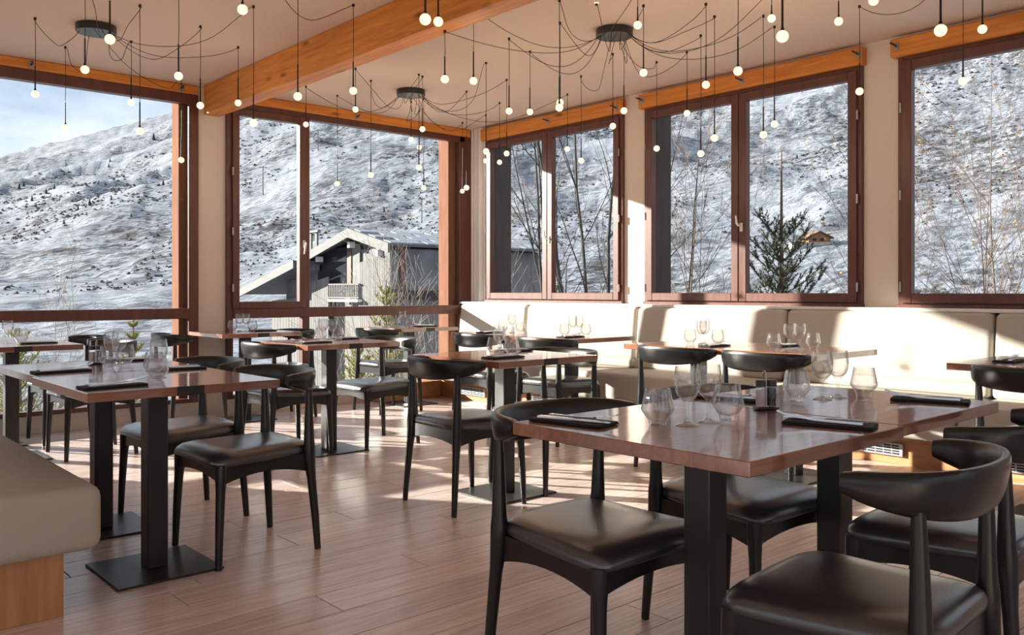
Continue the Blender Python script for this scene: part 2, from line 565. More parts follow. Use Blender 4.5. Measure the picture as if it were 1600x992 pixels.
# window_2: sash and fixed pane beside the corner
w = empty('window_2', (0, 0, 0))
tag(w, 'tall brown window beside the corner with one opening sash on its left', 'window', kind='structure')
mb = MB()
frame_boxes(mb, 'x', 3.188, 5.93, 0.135, 2.768, 0.06, YW - 0.03, YW + 0.05, 'LT')
mb.rbox(5.80, 5.985, YW - 0.03, YW + 0.05, 0.135, 2.768, 0.006, 1)
mb.rbox(3.925, 4.0, YW - 0.03, YW + 0.05, 0.135, 2.72, 0.006, 1)
mb.rbox(3.248, 5.80, YW - 0.045, YW + 0.05, 0.848, 0.940, 0.006, 1)
mb.rbox(3.248, 5.80, YW - 0.03, YW + 0.05, 0.135, 0.168, 0.004, 1)
mb.build('frame', 'frame', w)
mb = MB()
frame_boxes(mb, 'x', 3.235, 3.945, 0.935, 2.715, 0.062, YW - 0.055, YW + 0.01)
s = mb.build('sash', 'frame', w)
pane('x', 3.297, 3.883, 0.997, 2.653, YW - 0.01, s)
handle((3.925, YW - 0.055, 1.53), 'x', s)
for zz in (2.15, 1.62, 1.12):
    hinge((3.232, YW - 0.06, zz), s)
pane('x', 4.0, 5.80, 0.940, 2.708, YW + 0.02, w)
pane('x', 3.248, 3.925, 0.168, 0.848, YW + 0.02, w)
pane('x', 4.0, 5.80, 0.168, 0.848, YW + 0.02, w)
MB().rbox(5.715, 5.83, YW + 0.06, YW + 0.24, 0.0, 2.80, 0.004, 1).build('outer_jamb', 'jamb', w)
# windows on the right wall
mids = [(6.133, 0.07), (3.937, 0.07), (None, 0)]
for k, (a, b) in enumerate(RWIN):
    w = empty('window_%d' % (3 + k), (0, 0, 0))
    tag(w, ('brown two-sash window nearest the corner with bare trees behind it', 'brown two-sash window with a spruce behind its right sash',
            'brown window at the right edge with leafy twigs behind it', 'brown window beyond the right edge of view')[k], 'window', kind='structure')
    z0, z1 = 0.980, 2.70
    mb = MB()
    frame_boxes(mb, 'y', a, b, z0, z1, 0.042, XW - 0.03, XW + 0.06)
    mb.rbox(XW - 0.045, XW, a - 0.008, b + 0.008, z0 - 0.004, z0 + 0.022, 0.004, 1)
    mb.build('frame', 'frame', w)
    mid = mids[k][0] if k < 3 else None
    spans = [(a + 0.03, mid), (mid, b - 0.03)] if mid else [(a + 0.03, b - 0.03)]
    for q, (s0, s1) in enumerate(spans):
        mb = MB()
        frame_boxes(mb, 'y', s0 + 0.003, s1 - 0.003, z0 + 0.03, z1 - 0.03, 0.066, XW - 0.05, XW + 0.012)
        s = mb.build('sash', 'frame', w)
        pane('y', s0 + 0.069, s1 - 0.069, z0 + 0.096, z1 - 0.096, XW - 0.015, s)
        if mid and q == 0:
            handle((XW - 0.05, s1 - 0.030, 1.60), 'y', s)
        for zz in (2.35, 1.75, 1.12):
            if q == 0:
                hinge((XW - 0.05, a + 0.026, zz), s)
            if q == len(spans) - 1:
                hinge((XW - 0.05, b - 0.026, zz), s)
    MB().rbox(XW + 0.06, 6.30 if k < 2 else 6.13, b - 0.03, b + 0.05, 0.6, 2.80, 0.004, 1).build('outer_fin', 'fin', w)
MB().rbox(XW + 0.06, XW + 0.3, 7.10, 7.54, -1.0, 2.8, 0.004, 1).build('trim_10', 'jamb')
tag(bpy.data.objects['trim_10'], 'weathered outer corner post of the building', 'post', kind='structure')

ADDED_WIN = [('y', -3.3, -0.1), ('y', 0.2, 3.4), ('y', 3.7, 6.9), ('x', -3.7, -0.8), ('x', -0.5, 2.4), ('x', 2.7, 5.6)]  # invented windows out of view, added to raise the daylight indoors
for k, (ax, a, b) in enumerate(ADDED_WIN):
    w = empty('window_%d' % (7 + k), (0, 0, 0))
    tag(w, 'unseen tall brown window added for daylight, ' + ('first', 'second', 'third')[k % 3] + (' of the side wall' if ax == 'y' else ' of the wall behind the viewer'), 'window', kind='structure')
    d = XB if ax == 'y' else YB
    mb = MB()
    frame_boxes(mb, ax, a, b, 0.3, 2.7, 0.07, d - 0.08, d + 0.02)
    mb.build('frame', 'frame', w)
    pane(ax, a + 0.07, b - 0.07, 0.37, 2.63, d - 0.03, w)

# small steel brackets on the lintels
HK = [('l', 1.64, 2.81, 'near the left edge of the left lintel'), ('l', 2.78, 2.81, 'beside the ceiling beam'), ('l', 4.50, 2.80, 'on the lintel left of the far canopy'),
      ('r', 6.08, 2.76, 'midway on the lintel nearest the corner'), ('r', 5.20, 2.75, 'at the right end of the lintel nearest the corner'),
      ('r', 4.90, 2.77, 'at the left end of the middle lintel'), ('r', 3.887, 2.76, 'midway on the middle lintel'), ('r', 2.93, 2.77, 'at the right end of the middle lintel'),
      ('r', 2.66, 2.77, 'at the left end of the right-hand lintel')]
for side, p, z, lab in HK:
    h = empty('wall_bracket', (p, YW - 0.05, z) if side == 'l' else (XW - 0.075, p, z), 0 if side == 'l' else -math.pi / 2)
    MB().rbox(-0.018, 0.018, -0.006, 0.0, -0.028, 0.028, 0.002, 1).build('plate', 'hinge', h)
    mb = MB().tube([(0, 0, 0.0), (0, -0.045, 0.006), (-0.01, -0.075, 0.012)], [0.008, 0.007, 0.006], 8)
    mb.build('arm', 'bracket', h, smooth=True)
    for zz in (-0.018, 0.018):
        MB().lathe([(0.0, -0.002), (0.004, -0.001), (0.004, 0.002), (0.0, 0.003)], 6, (0, -0.007, zz)).build('screw', 'chrome', h)
    tag(h, 'small steel bracket ' + lab, 'bracket', 'brackets on the lintels')
# ------------------------------------------------------------------ banquette along the right wall
def cushion(mb, x0, x1, y0, y1, z0, z1, r):
    return mb.rbox(x0, x1, y0, y1, z0, z1, r, 4)
BQ = [(6.245, 7.30, 'corner section of the beige banquette, crossed by the diagonal shadow'),
      (4.845, 6.24, 'beige banquette section fully sunlit behind the corner table pair'),
      (3.415, 4.84, 'beige banquette section with a narrow upright shadow on its back'),
      (1.995, 3.41, 'beige banquette section with the widest shadow on its back'),
      (0.58, 1.99, 'beige banquette section at the right edge of the view')]
for k, (a, b, lab) in enumerate(BQ):
    t = empty('banquette', (5.6, (a + b) / 2, 0))
    tag(t, lab, 'bench', 'banquette sections along the window wall')
    def off(mb): 
        mb.v = [(p[0] - 5.6, p[1] - (a + b) / 2, p[2]) for p in mb.v]
        return mb
    off(MB().box(5.42, 5.975, a, b, 0.001, 0.205)).build('base', 'oak', t)
    off(cushion(MB(), 5.16, 5.90, a + 0.003, b - 0.003, 0.205, 0.435, 0.05)).build('seat_cushion', 'fabric', t, smooth=True, angle=180)
    bk = off(cushion(MB(), 5.765, 5.965, a + 0.004, b - 0.004, 0.50, 0.954, 0.035))
    bk.v = [(p[0] + (p[2] - 0.95) * 0.10, p[1], p[2]) for p in bk.v]
    bk.build('back_cushion', 'fabric', t, smooth=True, angle=180)
    off(cushion(MB(), 5.70, 5.95, a + 0.006, b - 0.006, 0.43, 0.515, 0.03)).build('lumbar_roll', 'fabric', t, smooth=True, angle=180)
    vy = {0: 6.68, 1: 5.55, 2: 4.2, 3: 2.62, 4: 1.75}[k]
    g = off(MB().rbox(5.400, 5.4195, vy - 0.23, vy + 0.23, 0.055, 0.135, 0.003, 1)).build('vent_grille', 'grille', t)
    sl = MB()
    for c in range(8):
        for r_ in range(4):
            yy = vy - 0.205 + c * 0.0525
            zz = 0.068 + r_ * 0.016
            sl.box(5.397, 5.402, yy, yy + 0.042, zz, zz + 0.008)
    off(sl).build('slot_field', 'dark', g)['kind'] = 'stuff'
# low oak step in the corner
t = empty('corner_step', (5.0, 7.2, 0))
MB().rbox(-0.35, 0.40, -0.05, 0.16, 0.001, 0.15, 0.004, 1).build('box', 'oak', t)
MB().rbox(-0.37, 0.40, -0.07, 0.16, 0.15, 0.17, 0.004, 1).build('lid', 'oak', t)
tag(t, 'low oak step box on the floor in the far corner', 'step')

# foreground banquette at left
t = empty('banquette', (0.6, 4.4, 0))
tag(t, 'beige upholstered bench end on an oak base in the left foreground', 'bench')
MB().box(-0.30, 0.205, -1.24, 1.6, 0.001, 0.215).build('base', 'oakv', t)
cushion(MB(), -0.34, 0.315, -1.30, 1.6, 0.215, 0.435, 0.042).build('seat_cushion', 'fabric', t, smooth=True, angle=180)
pp = [(-0.29, -1.289, 0.412), (0.275, -1.289, 0.412), (0.296, -1.27, 0.412), (0.305, -1.25, 0.412), (0.305, 1.55, 0.412)]
MB().tube(pp, 0.0035, 6).build('piping', 'fabric', t, smooth=True)

# ------------------------------------------------------------------ tables
TH = 0.747
def table_proto(sx, sy, band):
    t = empty('dining_table', (0, 0, 0))
    MB().rbox(-sx / 2, sx / 2, -sy / 2, sy / 2, TH - 0.033, TH, 0.002, 1).build('tabletop', 'table', t)
    MB().rbox(-0.04, 0.04, -0.04, 0.04, 0.008, TH - 0.040, 0.004, 1).build('post', 'steel', t)
    MB().rbox(-0.22, 0.22, -0.03, 0.03, TH - 0.041, TH - 0.034, 0.002, 1).build('mounting_plate', 'steel', t)
    MB().rbox(-0.20, 0.20, -0.20, 0.20, 0.0005, 0.009, 0.003, 1).build('base_plate', 'steel', t)
    if band:
        for s in (-1, 1):
            y1 = s * sy / 2
            MB().box(-0.05, 0.05, min(y1, y1 + s * 0.0015), max(y1, y1 + s * 0.0015), TH - 0.0335, TH + 0.0004).build('edge_plate', 'steel', t)
    return t
TABLES = {}
TB = [('T1a', 1.51, 0.975, .70, .715, 0, 'nearest one in the right foreground'),
      ('T1b', 2.217, 0.99, .69, .715, 0, 'joined behind the nearest one at right'),
      ('T2a', 0.865, 3.11, .70, .74, 1, 'nearer half of the pair beside the foreground bench'),
      ('T2b', 0.882, 3.856, .70, .71, 1, 'farther half of the pair beside the foreground bench'),
      ('T3a', 0.955, 6.02, .70, .66, 1, 'cut off by the left picture edge'),
      ('T3b', 0.955, 6.685, .70, .66, 1, 'touching the big left window behind the cut-off table'),
      ('T4', 2.845, 6.64, .70, .70, 1, 'against the pier between the left windows'),
      ('T5', 2.66, 4.91, .70, .70, 1, 'square one in front of the opening sash window'),
      ('T6', 2.735, 3.155, .70, .72, 1, 'square one in the middle of the room'),
      ('T7', 4.50, 6.56, .66, .70, 1, 'small one in the far corner by the glass'),
      ('T8a', 4.425, 4.30, .68, .70, 0, 'nearer half of the bench pair closest to the corner'),
      ('T8b', 4.415, 5.005, .68, .70, 0, 'farther half of the bench pair closest to the corner'),
      ('T9a', 4.31, 3.05, .70, .68, 0, 'left half of the pair at the middle of the bench'),
      ('T9b', 4.305, 2.365, .70, .68, 0, 'right half of the pair at the middle of the bench'),
      ('T10a', 4.31, 1.01, .70, .69, 0, 'at the bench, cut off by the right picture edge'),
      ]
protos = {}
for n, x, y, sx, sy, band, lab in TB:
    key = (sx, sy, band)
    if key not in protos:
        protos[key] = table_proto(*key)
        t = protos[key]
    else:
        t = copy_tree(protos[key])
    t.location = (x + sx / 2, y + sy / 2, 0)
    tag(t, 'reddish wood table, ' + lab, 'table', 'restaurant tables')
    TABLES[n] = (x, y, sx, sy)

# ------------------------------------------------------------------ chairs
def seat_mesh():
    mb = MB()
    n = 44
    def outline(k, s):
        a = 2 * math.pi * k / n
        c, d = math.cos(a), math.sin(a)
        e = 0.30
        x = math.copysign(abs(c) ** e, c)
        y = math.copysign(abs(d) ** e, d)
        wid = 0.222 + 0.022 * y
        return x * wid * s, (0.012 + y * 0.225) * s
    prof = [(0.92, 0.402), (0.985, 0.408), (1.0, 0.420), (0.995, 0.432), (0.965, 0.444), (0.90, 0.452), (0.74, 0.457), (0.45, 0.456), (0.12, 0.455)]
    rs = []
    for s, z in prof:
        ring = []
        for k in range(n):
            x, y = outline(k, s)
            zz = z - 0.016 * (abs(x) / 0.24) ** 3 * (1 if z > 0.41 else 0.6) + 0.006 * max(0, -y / 0.22)
            if y > 0.15:
                zz -= 0.010 * ((y - 0.15) / 0.08) ** 2 * (1 if z > 0.41 else 0.5)
            ring.append((x, y, zz))
        rs.append(ring)
    return mb.rings(rs)
def make_chair():
    t = empty('dining_chair', (0, 0, 0))
    seat_mesh().build('seat', 'leather', t, smooth=True, angle=180)
    fr = MB()
    def rail(p, q, th, z0, z1, arch, nseg=10):
        p, q = Vector(p), Vector(q)
        d = (q - p).normalized()
        nrm = Vector((-d.y, d.x, 0)) * th / 2
        rs = []
        for i in range(nseg + 1):
            u = i / nseg
            c = p.lerp(q, u)
            zb = z0 + arch * (1 - (2 * u - 1) ** 2)
            rs.append([(c.x - nrm.x, c.y - nrm.y, zb), (c.x + nrm.x, c.y + nrm.y, zb), (c.x + nrm.x, c.y + nrm.y, z1), (c.x - nrm.x, c.y - nrm.y, z1)])
        fr.rings(rs)
    zt = 0.407
    rail((-0.205, 0.195, 0), (0.205, 0.195, 0), 0.024, 0.335, zt, 0.022)
    rail((-0.190, -0.185, 0), (0.190, -0.185, 0), 0.024, 0.335, zt, 0.018)
    for s in (-1, 1):
        rail((s * 0.193, -0.18, 0), (s * 0.213, 0.19, 0), 0.024, 0.330, zt, 0.028)
    fr.build('seat_frame', 'black_wood', t)
    for s in (-1, 1):
        pts = [(s * 0.226, 0.212, 0.0), (s * 0.222, 0.207, 0.15), (s * 0.216, 0.200, 0.30), (s * 0.214, 0.198, 0.335), (s * 0.212, 0.196, 0.365), (s * 0.211, 0.195, 0.405)]
        MB().tube(pts, [0.0135, 0.0165, 0.019, 0.0215, 0.0245, 0.0245], 12).build('leg', 'black_wood', t, smooth=True)
        pts = [(s * 0.222, -0.222, 0.0), (s * 0.216, -0.212, 0.15), (s * 0.208, -0.200, 0.30), (s * 0.205, -0.196, 0.345), (s * 0.203, -0.193, 0.38), (s * 0.203, -0.192, 0.43),
               (s * 0.204, -0.191, 0.46), (s * 0.205, -0.190, 0.55), (s * 0.207, -0.189, 0.63), (s * 0.209, -0.188, 0.695)]
        MB().tube(pts, [0.0135, 0.0165, 0.019, 0.0225, 0.0255, 0.0255, 0.022, 0.0185, 0.0155, 0.0125], 12).build('leg', 'black_wood', t, smooth=True)
    rs = []
    m = 14
    ns = 40
    for i in range(ns + 1):
        a = math.radians(-90 + 180 * i / ns)
        ca = max(0.0, math.cos(a))
        cx = 0.252 * math.copysign(abs(math.sin(a)) ** 0.9, a)
        cy = -0.065 - 0.190 * ca ** 0.75
        # tangent
        a2 = a + 0.01 if i < ns // 2 else a - 0.01
        tx = 0.252 * math.copysign(abs(math.sin(a2)) ** 0.9, a2) - cx
        ty = -0.065 - 0.190 * max(0.0, math.cos(a2)) ** 0.75 - cy
        if i >= ns // 2:
            tx, ty = -tx, -ty
        l = math.hypot(tx, ty) or 1
        nx, ny = ty / l, -tx / l       # outward
        h = 0.044 + 0.064 * ca ** 0.62
        th = 0.040 - 0.012 * ca
        if i in (0, ns):
            h *= 0.93; th *= 0.93
        zc = 0.757 - h / 2 - (0.004 if i in (0, ns) else 0) - 0.010 * (1 - ca) ** 2
        ring = []
        for k in range(m):
            b = 2 * math.pi * k / m
            cu = math.copysign(abs(math.cos(b)) ** 0.75, math.cos(b)) * th / 2
            cv = math.copysign(abs(math.sin(b)) ** 0.75, math.sin(b)) * h / 2
            lean = cv * 0.22 * ca
            ring.append((cx + nx * (cu + lean), cy + ny * (cu + lean), zc + cv))
        rs.append(ring)
    MB().rings(rs).build('backrest', 'black_wood', t, smooth=True, angle=60)
    return t
R90 = math.pi / 2
# local front is +y; facing -x => +90, facing +x => -90, facing -y => 180
CH = [(1.795, 1.645, math.pi, 'side on at the left of the big foreground table'),
      (2.46, 1.62, math.pi - 0.03, 'half hidden behind the posts of the big foreground table'),
      (1.825, 0.895, 0.07, 'seen from behind in the bottom right, nearest of all'),
      (2.545, 0.976, 0.02, 'cut off by the right edge beside the nearest chair'),
      (1.60, 3.50, R90, 'at the nearer table of the pair by the foreground bench'),
      (1.60, 4.20, R90 + 0.03, 'at the farther table of the pair by the foreground bench'),
      (2.795, 3.50, -R90 - 0.05, 'with its back to the viewer at the middle square table'),
      (3.40, 3.53, R90, 'beyond the middle square table, its seat hidden'),
      (2.715, 5.31, -R90, 'on the left of the square table before the opening sash'),
      (3.40, 5.29, R90, 'on the right of the square table before the opening sash'),
      (2.70, 6.95, -R90, 'left of the small table at the pier'),
      (3.50, 6.95, R90, 'right of the small table at the pier'),
      (1.76, 6.24, R90, 'with a grey-lit rail end behind the left-hand shakers'),
      (1.80, 6.95, R90, 'closest to the glass of the big left window'),
      (4.42, 6.66, -R90, 'at the small table in the far corner'),
      (4.485, 5.27, -R90, 'at the farther table of the bench pair closest to the corner'),
      (4.485, 4.52, -R90, 'at the nearer table of the bench pair closest to the corner'),
      (4.37, 3.27, -R90, 'tucked under the left table of the middle bench pair'),
      (4.37, 2.65, -R90, 'tucked under the right table of the middle bench pair'),
      (4.37, 1.30, -R90, 'at the bench table cut off by the right edge'),
      ]
ch0 = make_chair()
for i, (x, y, rz, lab) in enumerate(CH):
    c = ch0 if i == 0 else copy_tree(ch0)
    c.location = (x, y, 0.0005)
    c.rotation_euler = (0, 0, rz)
    tag(c, 'black dining chair ' + lab, 'chair', 'black dining chairs')

# ------------------------------------------------------------------ tableware
def make_tumbler(n=28):
    out = [(0.0, 0.0), (0.021, 0.0), (0.0225, 0.003), (0.0245, 0.012), (0.0415, 0.036), (0.0425, 0.041), (0.0415, 0.047), (0.0325, 0.093), (0.0320, 0.0945)]
    inn = [(0.0310, 0.0935), (0.0400, 0.046), (0.0408, 0.041), (0.0400, 0.037), (0.0225, 0.015), (0.012, 0.012), (0.0, 0.0115)]
    return MB().lathe(out + inn, n).mesh('wine_tumbler', 'drink', True, 35)
def make_wine(n=28):
    out = [(0.0, 0.0), (0.0295, 0.0), (0.030, 0.0012), (0.022, 0.0035), (0.010, 0.0075), (0.0052, 0.014), (0.0042, 0.025), (0.0045, 0.048), (0.0075, 0.060),
           (0.015, 0.066), (0.025, 0.077), (0.0318, 0.094), (0.0335, 0.112), (0.0328, 0.130), (0.0300, 0.150), (0.0295, 0.151)]
    inn = [(0.0288, 0.150), (0.0316, 0.130), (0.0323, 0.112), (0.0306, 0.095), (0.0240, 0.0785), (0.014, 0.069), (0.006, 0.0665), (0.0, 0.066)]
    return MB().lathe(out + inn, n).mesh('wine_glass', 'drink', True, 35)
ME_T, ME_W = make_tumbler(), make_wine()
def glass(kind, x, y, label, tkey):
    X, Y, sx, sy = TABLES[tkey]
    m = 0.045
    x = min(max(x, X + m), X + sx - m)
    y = min(max(y, Y + m), Y + sy - m)
    o = bpy.data.objects.new('tumbler' if kind == 't' else 'wine_glass', ME_T if kind == 't' else ME_W)
    COL.objects.link(o)
    o.location = (x, y, TH + 0.0006)
    tag(o, label, 'glass', 'clear tumblers' if kind == 't' else 'stemmed wine glasses')
    return o
# big foreground table
GT = [('t', 1.75, 1.40, 'clear tumbler at the left end of the front row on the big foreground table', 'T1a'),
      ('w', 1.80, 1.345, 'stemmed glass next to the leftmost tumbler on the big foreground table', 'T1a'),
      ('w', 1.885, 1.34, 'second stemmed glass of the front row on the big foreground table', 'T1a'),
      ('t', 1.965, 1.335, 'clear tumbler left of the shaker set on the big foreground table', 'T1a'),
      ('t', 2.46, 1.42, 'clear tumbler right of the shaker set on the big foreground table', 'T1b'),
      ('w', 2.555, 1.385, 'left stemmed glass of the rear row on the big foreground table', 'T1b'),
      ('w', 2.645, 1.38, 'right stemmed glass of the rear row on the big foreground table', 'T1b'),
      ('t', 2.72, 1.33, 'clear tumbler at the right end of the rear row on the big foreground table', 'T1b'),
      ('t', 1.19, 3.38, 'front tumbler on the nearer table by the foreground bench', 'T2a'),
      ('w', 1.235, 3.49, 'stemmed glass behind the front tumbler on the table by the foreground bench', 'T2a'),
      ('t', 1.255, 3.60, 'tumbler farthest back on the nearer table by the foreground bench', 'T2a'),
      ('t', 1.235, 4.12, 'front tumbler beside the shakers on the table by the foreground bench', 'T2b'),
      ('w', 1.275, 4.21, 'left stemmed glass beside the shakers on the table by the foreground bench', 'T2b'),
      ('w', 1.335, 4.29, 'right stemmed glass beside the shakers on the table by the foreground bench', 'T2b'),
      ('t', 1.335, 4.20, 'right tumbler beside the shakers on the table by the foreground bench', 'T2b')]
def row(tkey, name, items):
    words = {2: ('left', 'right'), 1: ('only',), 3: ('left', 'middle', 'right')}
    kinds = {'t': [i for i in items if i[0] == 't'], 'w': [i for i in items if i[0] == 'w']}
    for k, lst in kinds.items():
        if not lst: continue
        for wd, (kk, x, y) in zip(words[len(lst)], lst):
            GT.append((k, x, y, '%s %s on the %s' % (wd, 'clear tumbler' if k == 't' else 'stemmed wine glass', name), tkey))
row('T9b', 'right table of the middle bench pair', [('t', 4.53, 2.76), ('w', 4.60, 2.70), ('w', 4.68, 2.68), ('t', 4.745, 2.63)])
row('T9a', 'left table of the middle bench pair', [('t', 4.61, 3.42), ('w', 4.63, 3.345), ('w', 4.67, 3.35), ('t', 4.70, 3.27)])
row('T6', 'square table in the middle of the room', [('t', 3.04, 3.55), ('w', 3.10, 3.58), ('w', 3.10, 3.50), ('t', 3.05, 3.42)])
row('T5', 'square table before the opening sash', [('t', 2.97, 5.30), ('w', 3.02, 5.36), ('w', 3.06, 5.30), ('t', 3.06, 5.22)])
row('T8b', 'farther table of the bench pair closest to the corner', [('t', 4.70, 5.38), ('w', 4.75, 5.32), ('t', 4.78, 5.25)])
row('T8a', 'nearer table of the bench pair closest to the corner', [('t', 4.72, 4.68), ('w', 4.76, 4.63), ('w', 4.80, 4.60), ('t', 4.82, 4.55)])
row('T4', 'small table at the pier', [('t', 3.10, 7.03), ('w', 3.17, 7.04), ('w', 3.20, 6.98), ('t', 3.22, 6.90)])
row('T7', 'small table in the far corner', [('t', 4.66, 6.88), ('w', 4.72, 6.86), ('t', 4.76, 6.79)])
row('T3a', 'table cut off by the left edge', [('w', 1.22, 6.46), ('w', 1.30, 6.42), ('t', 1.36, 6.34)])
row('T10a', 'bench table cut off by the right edge', [('t', 4.72, 1.38)])
for g in GT:
    glass(*g)

def make_setting(name='cutlery_set'):
    t = empty(name, (0, 0, 0))
    nb = MB()
    nb.rbox(-0.048, 0.048, -0.11, 0.11, 0.0005, 0.0045, 0.0015, 1)
    nb.rbox(-0.046, 0.047, -0.109, 0.109, 0.0046, 0.0085, 0.0015, 1)
    nb.build('napkin', 'napkin', t)
    # fork: tip at +y
    fk = MB()
    z = 0.0125
    def bar(mb, pts, w, th):
        rs = []
        for (x, y, zz), wi in zip(pts, w):
            rs.append([(x - wi / 2, y, zz - th / 2), (x + wi / 2, y, zz - th / 2), (x + wi / 2, y, zz + th / 2), (x - wi / 2, y, zz + th / 2)])
        mb.rings(rs)
    bar(fk, [(-0.02, -0.085, z), (-0.018, -0.03, z), (-0.016, 0.03, z + 0.001), (-0.015, 0.055, z + 0.004), (-0.014, 0.068, z + 0.006), (-0.013, 0.085, z + 0.008)],
        [0.017, 0.013, 0.009, 0.009, 0.021, 0.025], 0.005)
    for q in range(4):
        x = -0.013 - 0.0105 + q * 0.007
        bar(fk, [(x, 0.083, z + 0.008), (x + 0.001, 0.105, z + 0.011), (x + 0.001, 0.128, z + 0.018)], [0.004, 0.0038, 0.0025], 0.003)
    fk.build('fork', 'cutlery', t)
    kn = MB()
    bar(kn, [(0.026, -0.09, z), (0.023, -0.04, z + 0.0005), (0.020, 0.005, z), (0.019, 0.012, z)], [0.018, 0.017, 0.014, 0.012], 0.006)
    bar(kn, [(0.019, 0.012, z), (0.017, 0.05, z), (0.0145, 0.09, z), (0.011, 0.118, z)], [0.014, 0.019, 0.018, 0.004], 0.003)
    kn.build('knife', 'cutlery', t)
    return t
SET = [(1.615, 1.57, math.pi + 0.20, 'at the left edge of the big foreground table'),
       (2.075, 1.105, 0.28, 'at the front edge of the big foreground table'),
       (2.755, 1.135, 0.30, 'at the far right end of the big foreground table'),
       (2.335, 1.575, math.pi + 0.12, 'half hidden behind the foreground shakers'),
       (0.99, 3.255, -R90 + 0.05, 'at the front corner of the left-hand table pair'),
       (1.01, 4.00, -R90 + 0.03, 'on the bench side of the farther left-hand table'),
       (1.43, 3.80, R90 - 0.05, 'near the seam of the left-hand table pair'),
       (1.43, 4.42, R90 - 0.1, 'at the far end of the left-hand table pair'),
       (2.92, 3.34, -R90, 'left on the square table in mid room'),
       (3.28, 3.66, R90, 'right on the square table in mid room'),
       (2.83, 5.14, -R90, 'on the left of the square table before the opening sash'),
       (3.20, 5.40, R90, 'on the right of the square table before the opening sash'),
       (4.60, 5.43, -R90, 'on the farther table of the corner bench pair'),
       (4.60, 4.50, -R90, 'on the nearer table of the corner bench pair'),
       (4.52, 3.17, -R90, 'on the left table of the middle bench pair'),
       (4.85, 2.88, R90, 'on the right table of the middle bench pair'),
       (3.36, 7.0, R90, 'on the small table at the pier'),
       (4.98, 6.85, R90, 'on the small table in the far corner'),
       (1.45, 6.30, R90, 'on the table cut off by the left edge'),
       (4.62, 1.52, -R90, 'on the bench table cut off by the right edge')]
set0 = make_setting()
for i, (x, y, rz, lab) in enumerate(SET):
    c = set0 if i == 0 else copy_tree(set0)
    c.location = (x, y, TH + 0.0005)
    c.rotation_euler = (0, 0, rz)
    tag(c, 'cutlery on a black napkin ' + lab, 'cutlery', 'cutlery on napkins')

def mills(name, x, y, rz, label, s=1.0):
    t = empty(name, (x, y, TH + 0.0005), rz)
    MB().rbox(-0.034, 0.034, -0.019, 0.019, 0.0, 0.008, 0.004, 2).build('tray', 'steel', t)
    MB().tube([(0, 0, 0.006), (0, 0, 0.075), (0, 0.0, 0.100), (0, 0.004, 0.108), (0, 0.009, 0.111), (0, 0.014, 0.108), (0, 0.018, 0.100), (0, 0.018, 0.08)], 0.0018, 8).build('wire_loop', 'chrome', t, smooth=True)
    for sx, fill, lab in ((-1, 'salt', 'salt mill with pale crystals'), (1, 'pepper', 'pepper mill with dark corns')):
        b = MB().lathe([(0.0, 0.0), (0.0140, 0.0), (0.0142, 0.002), (0.0142, 0.056), (0.0135, 0.058), (0.0, 0.058)], 20, (sx * 0.017, 0, 0.0085)).build('jar', 'drink', t, smooth=True)
        tag(b, lab)
        MB().lathe([(0.0, 0.0), (0.0122, 0.0), (0.0122, 0.046 if sx < 0 else 0.052), (0.0, 0.047 if sx < 0 else 0.053)], 18, (sx * 0.017, 0, 0.0105)).build('filling', fill, b, smooth=True)
        MB().lathe([(0.0, 0.0), (0.0145, 0.0), (0.0148, 0.003), (0.0145, 0.016), (0.0125, 0.0185), (0.0, 0.019)], 20, (sx * 0.017, 0, 0.0672)).build('cap', 'mill', b, smooth=True)
    return tag(t, label, 'shakers', 'salt and pepper sets')
mills('salt_pepper_set', 2.215, 1.375, -0.55, 'salt and pepper mills in a wire-handled tray on the big foreground table')
mills('salt_pepper_set', 1.245, 4.34, -0.6, 'salt and pepper mills in a tray on the table by the foreground bench')

# ------------------------------------------------------------------ pendant lamps
CAN = [(1.756, 6.118, 'over the left window tables'), (4.389, 3.88, 'between the beam and the right windows'), (4.384, 6.244, 'near the far corner'),
       (4.30, 1.55, 'at upper right, its rose out of view'), (1.80, 3.75, 'left of the beam, rose out of view')]
lamps = []
for cx, cy, lab in CAN:
    t = empty('spider_pendant_lamp', (cx, cy, ZC))
    tag(t, 'spider lamp with black cords and glowing globes ' + lab, 'lamp', 'spider pendant lamps')
    MB().lathe([(0.0, 0.0), (0.125, 0.0), (0.125, -0.045), (0.121, -0.049), (0.0, -0.05)], 36, (0, 0, -0.001)).build('ceiling_rose', 'steel', t, smooth=True, angle=30)
    lamps.append(t)
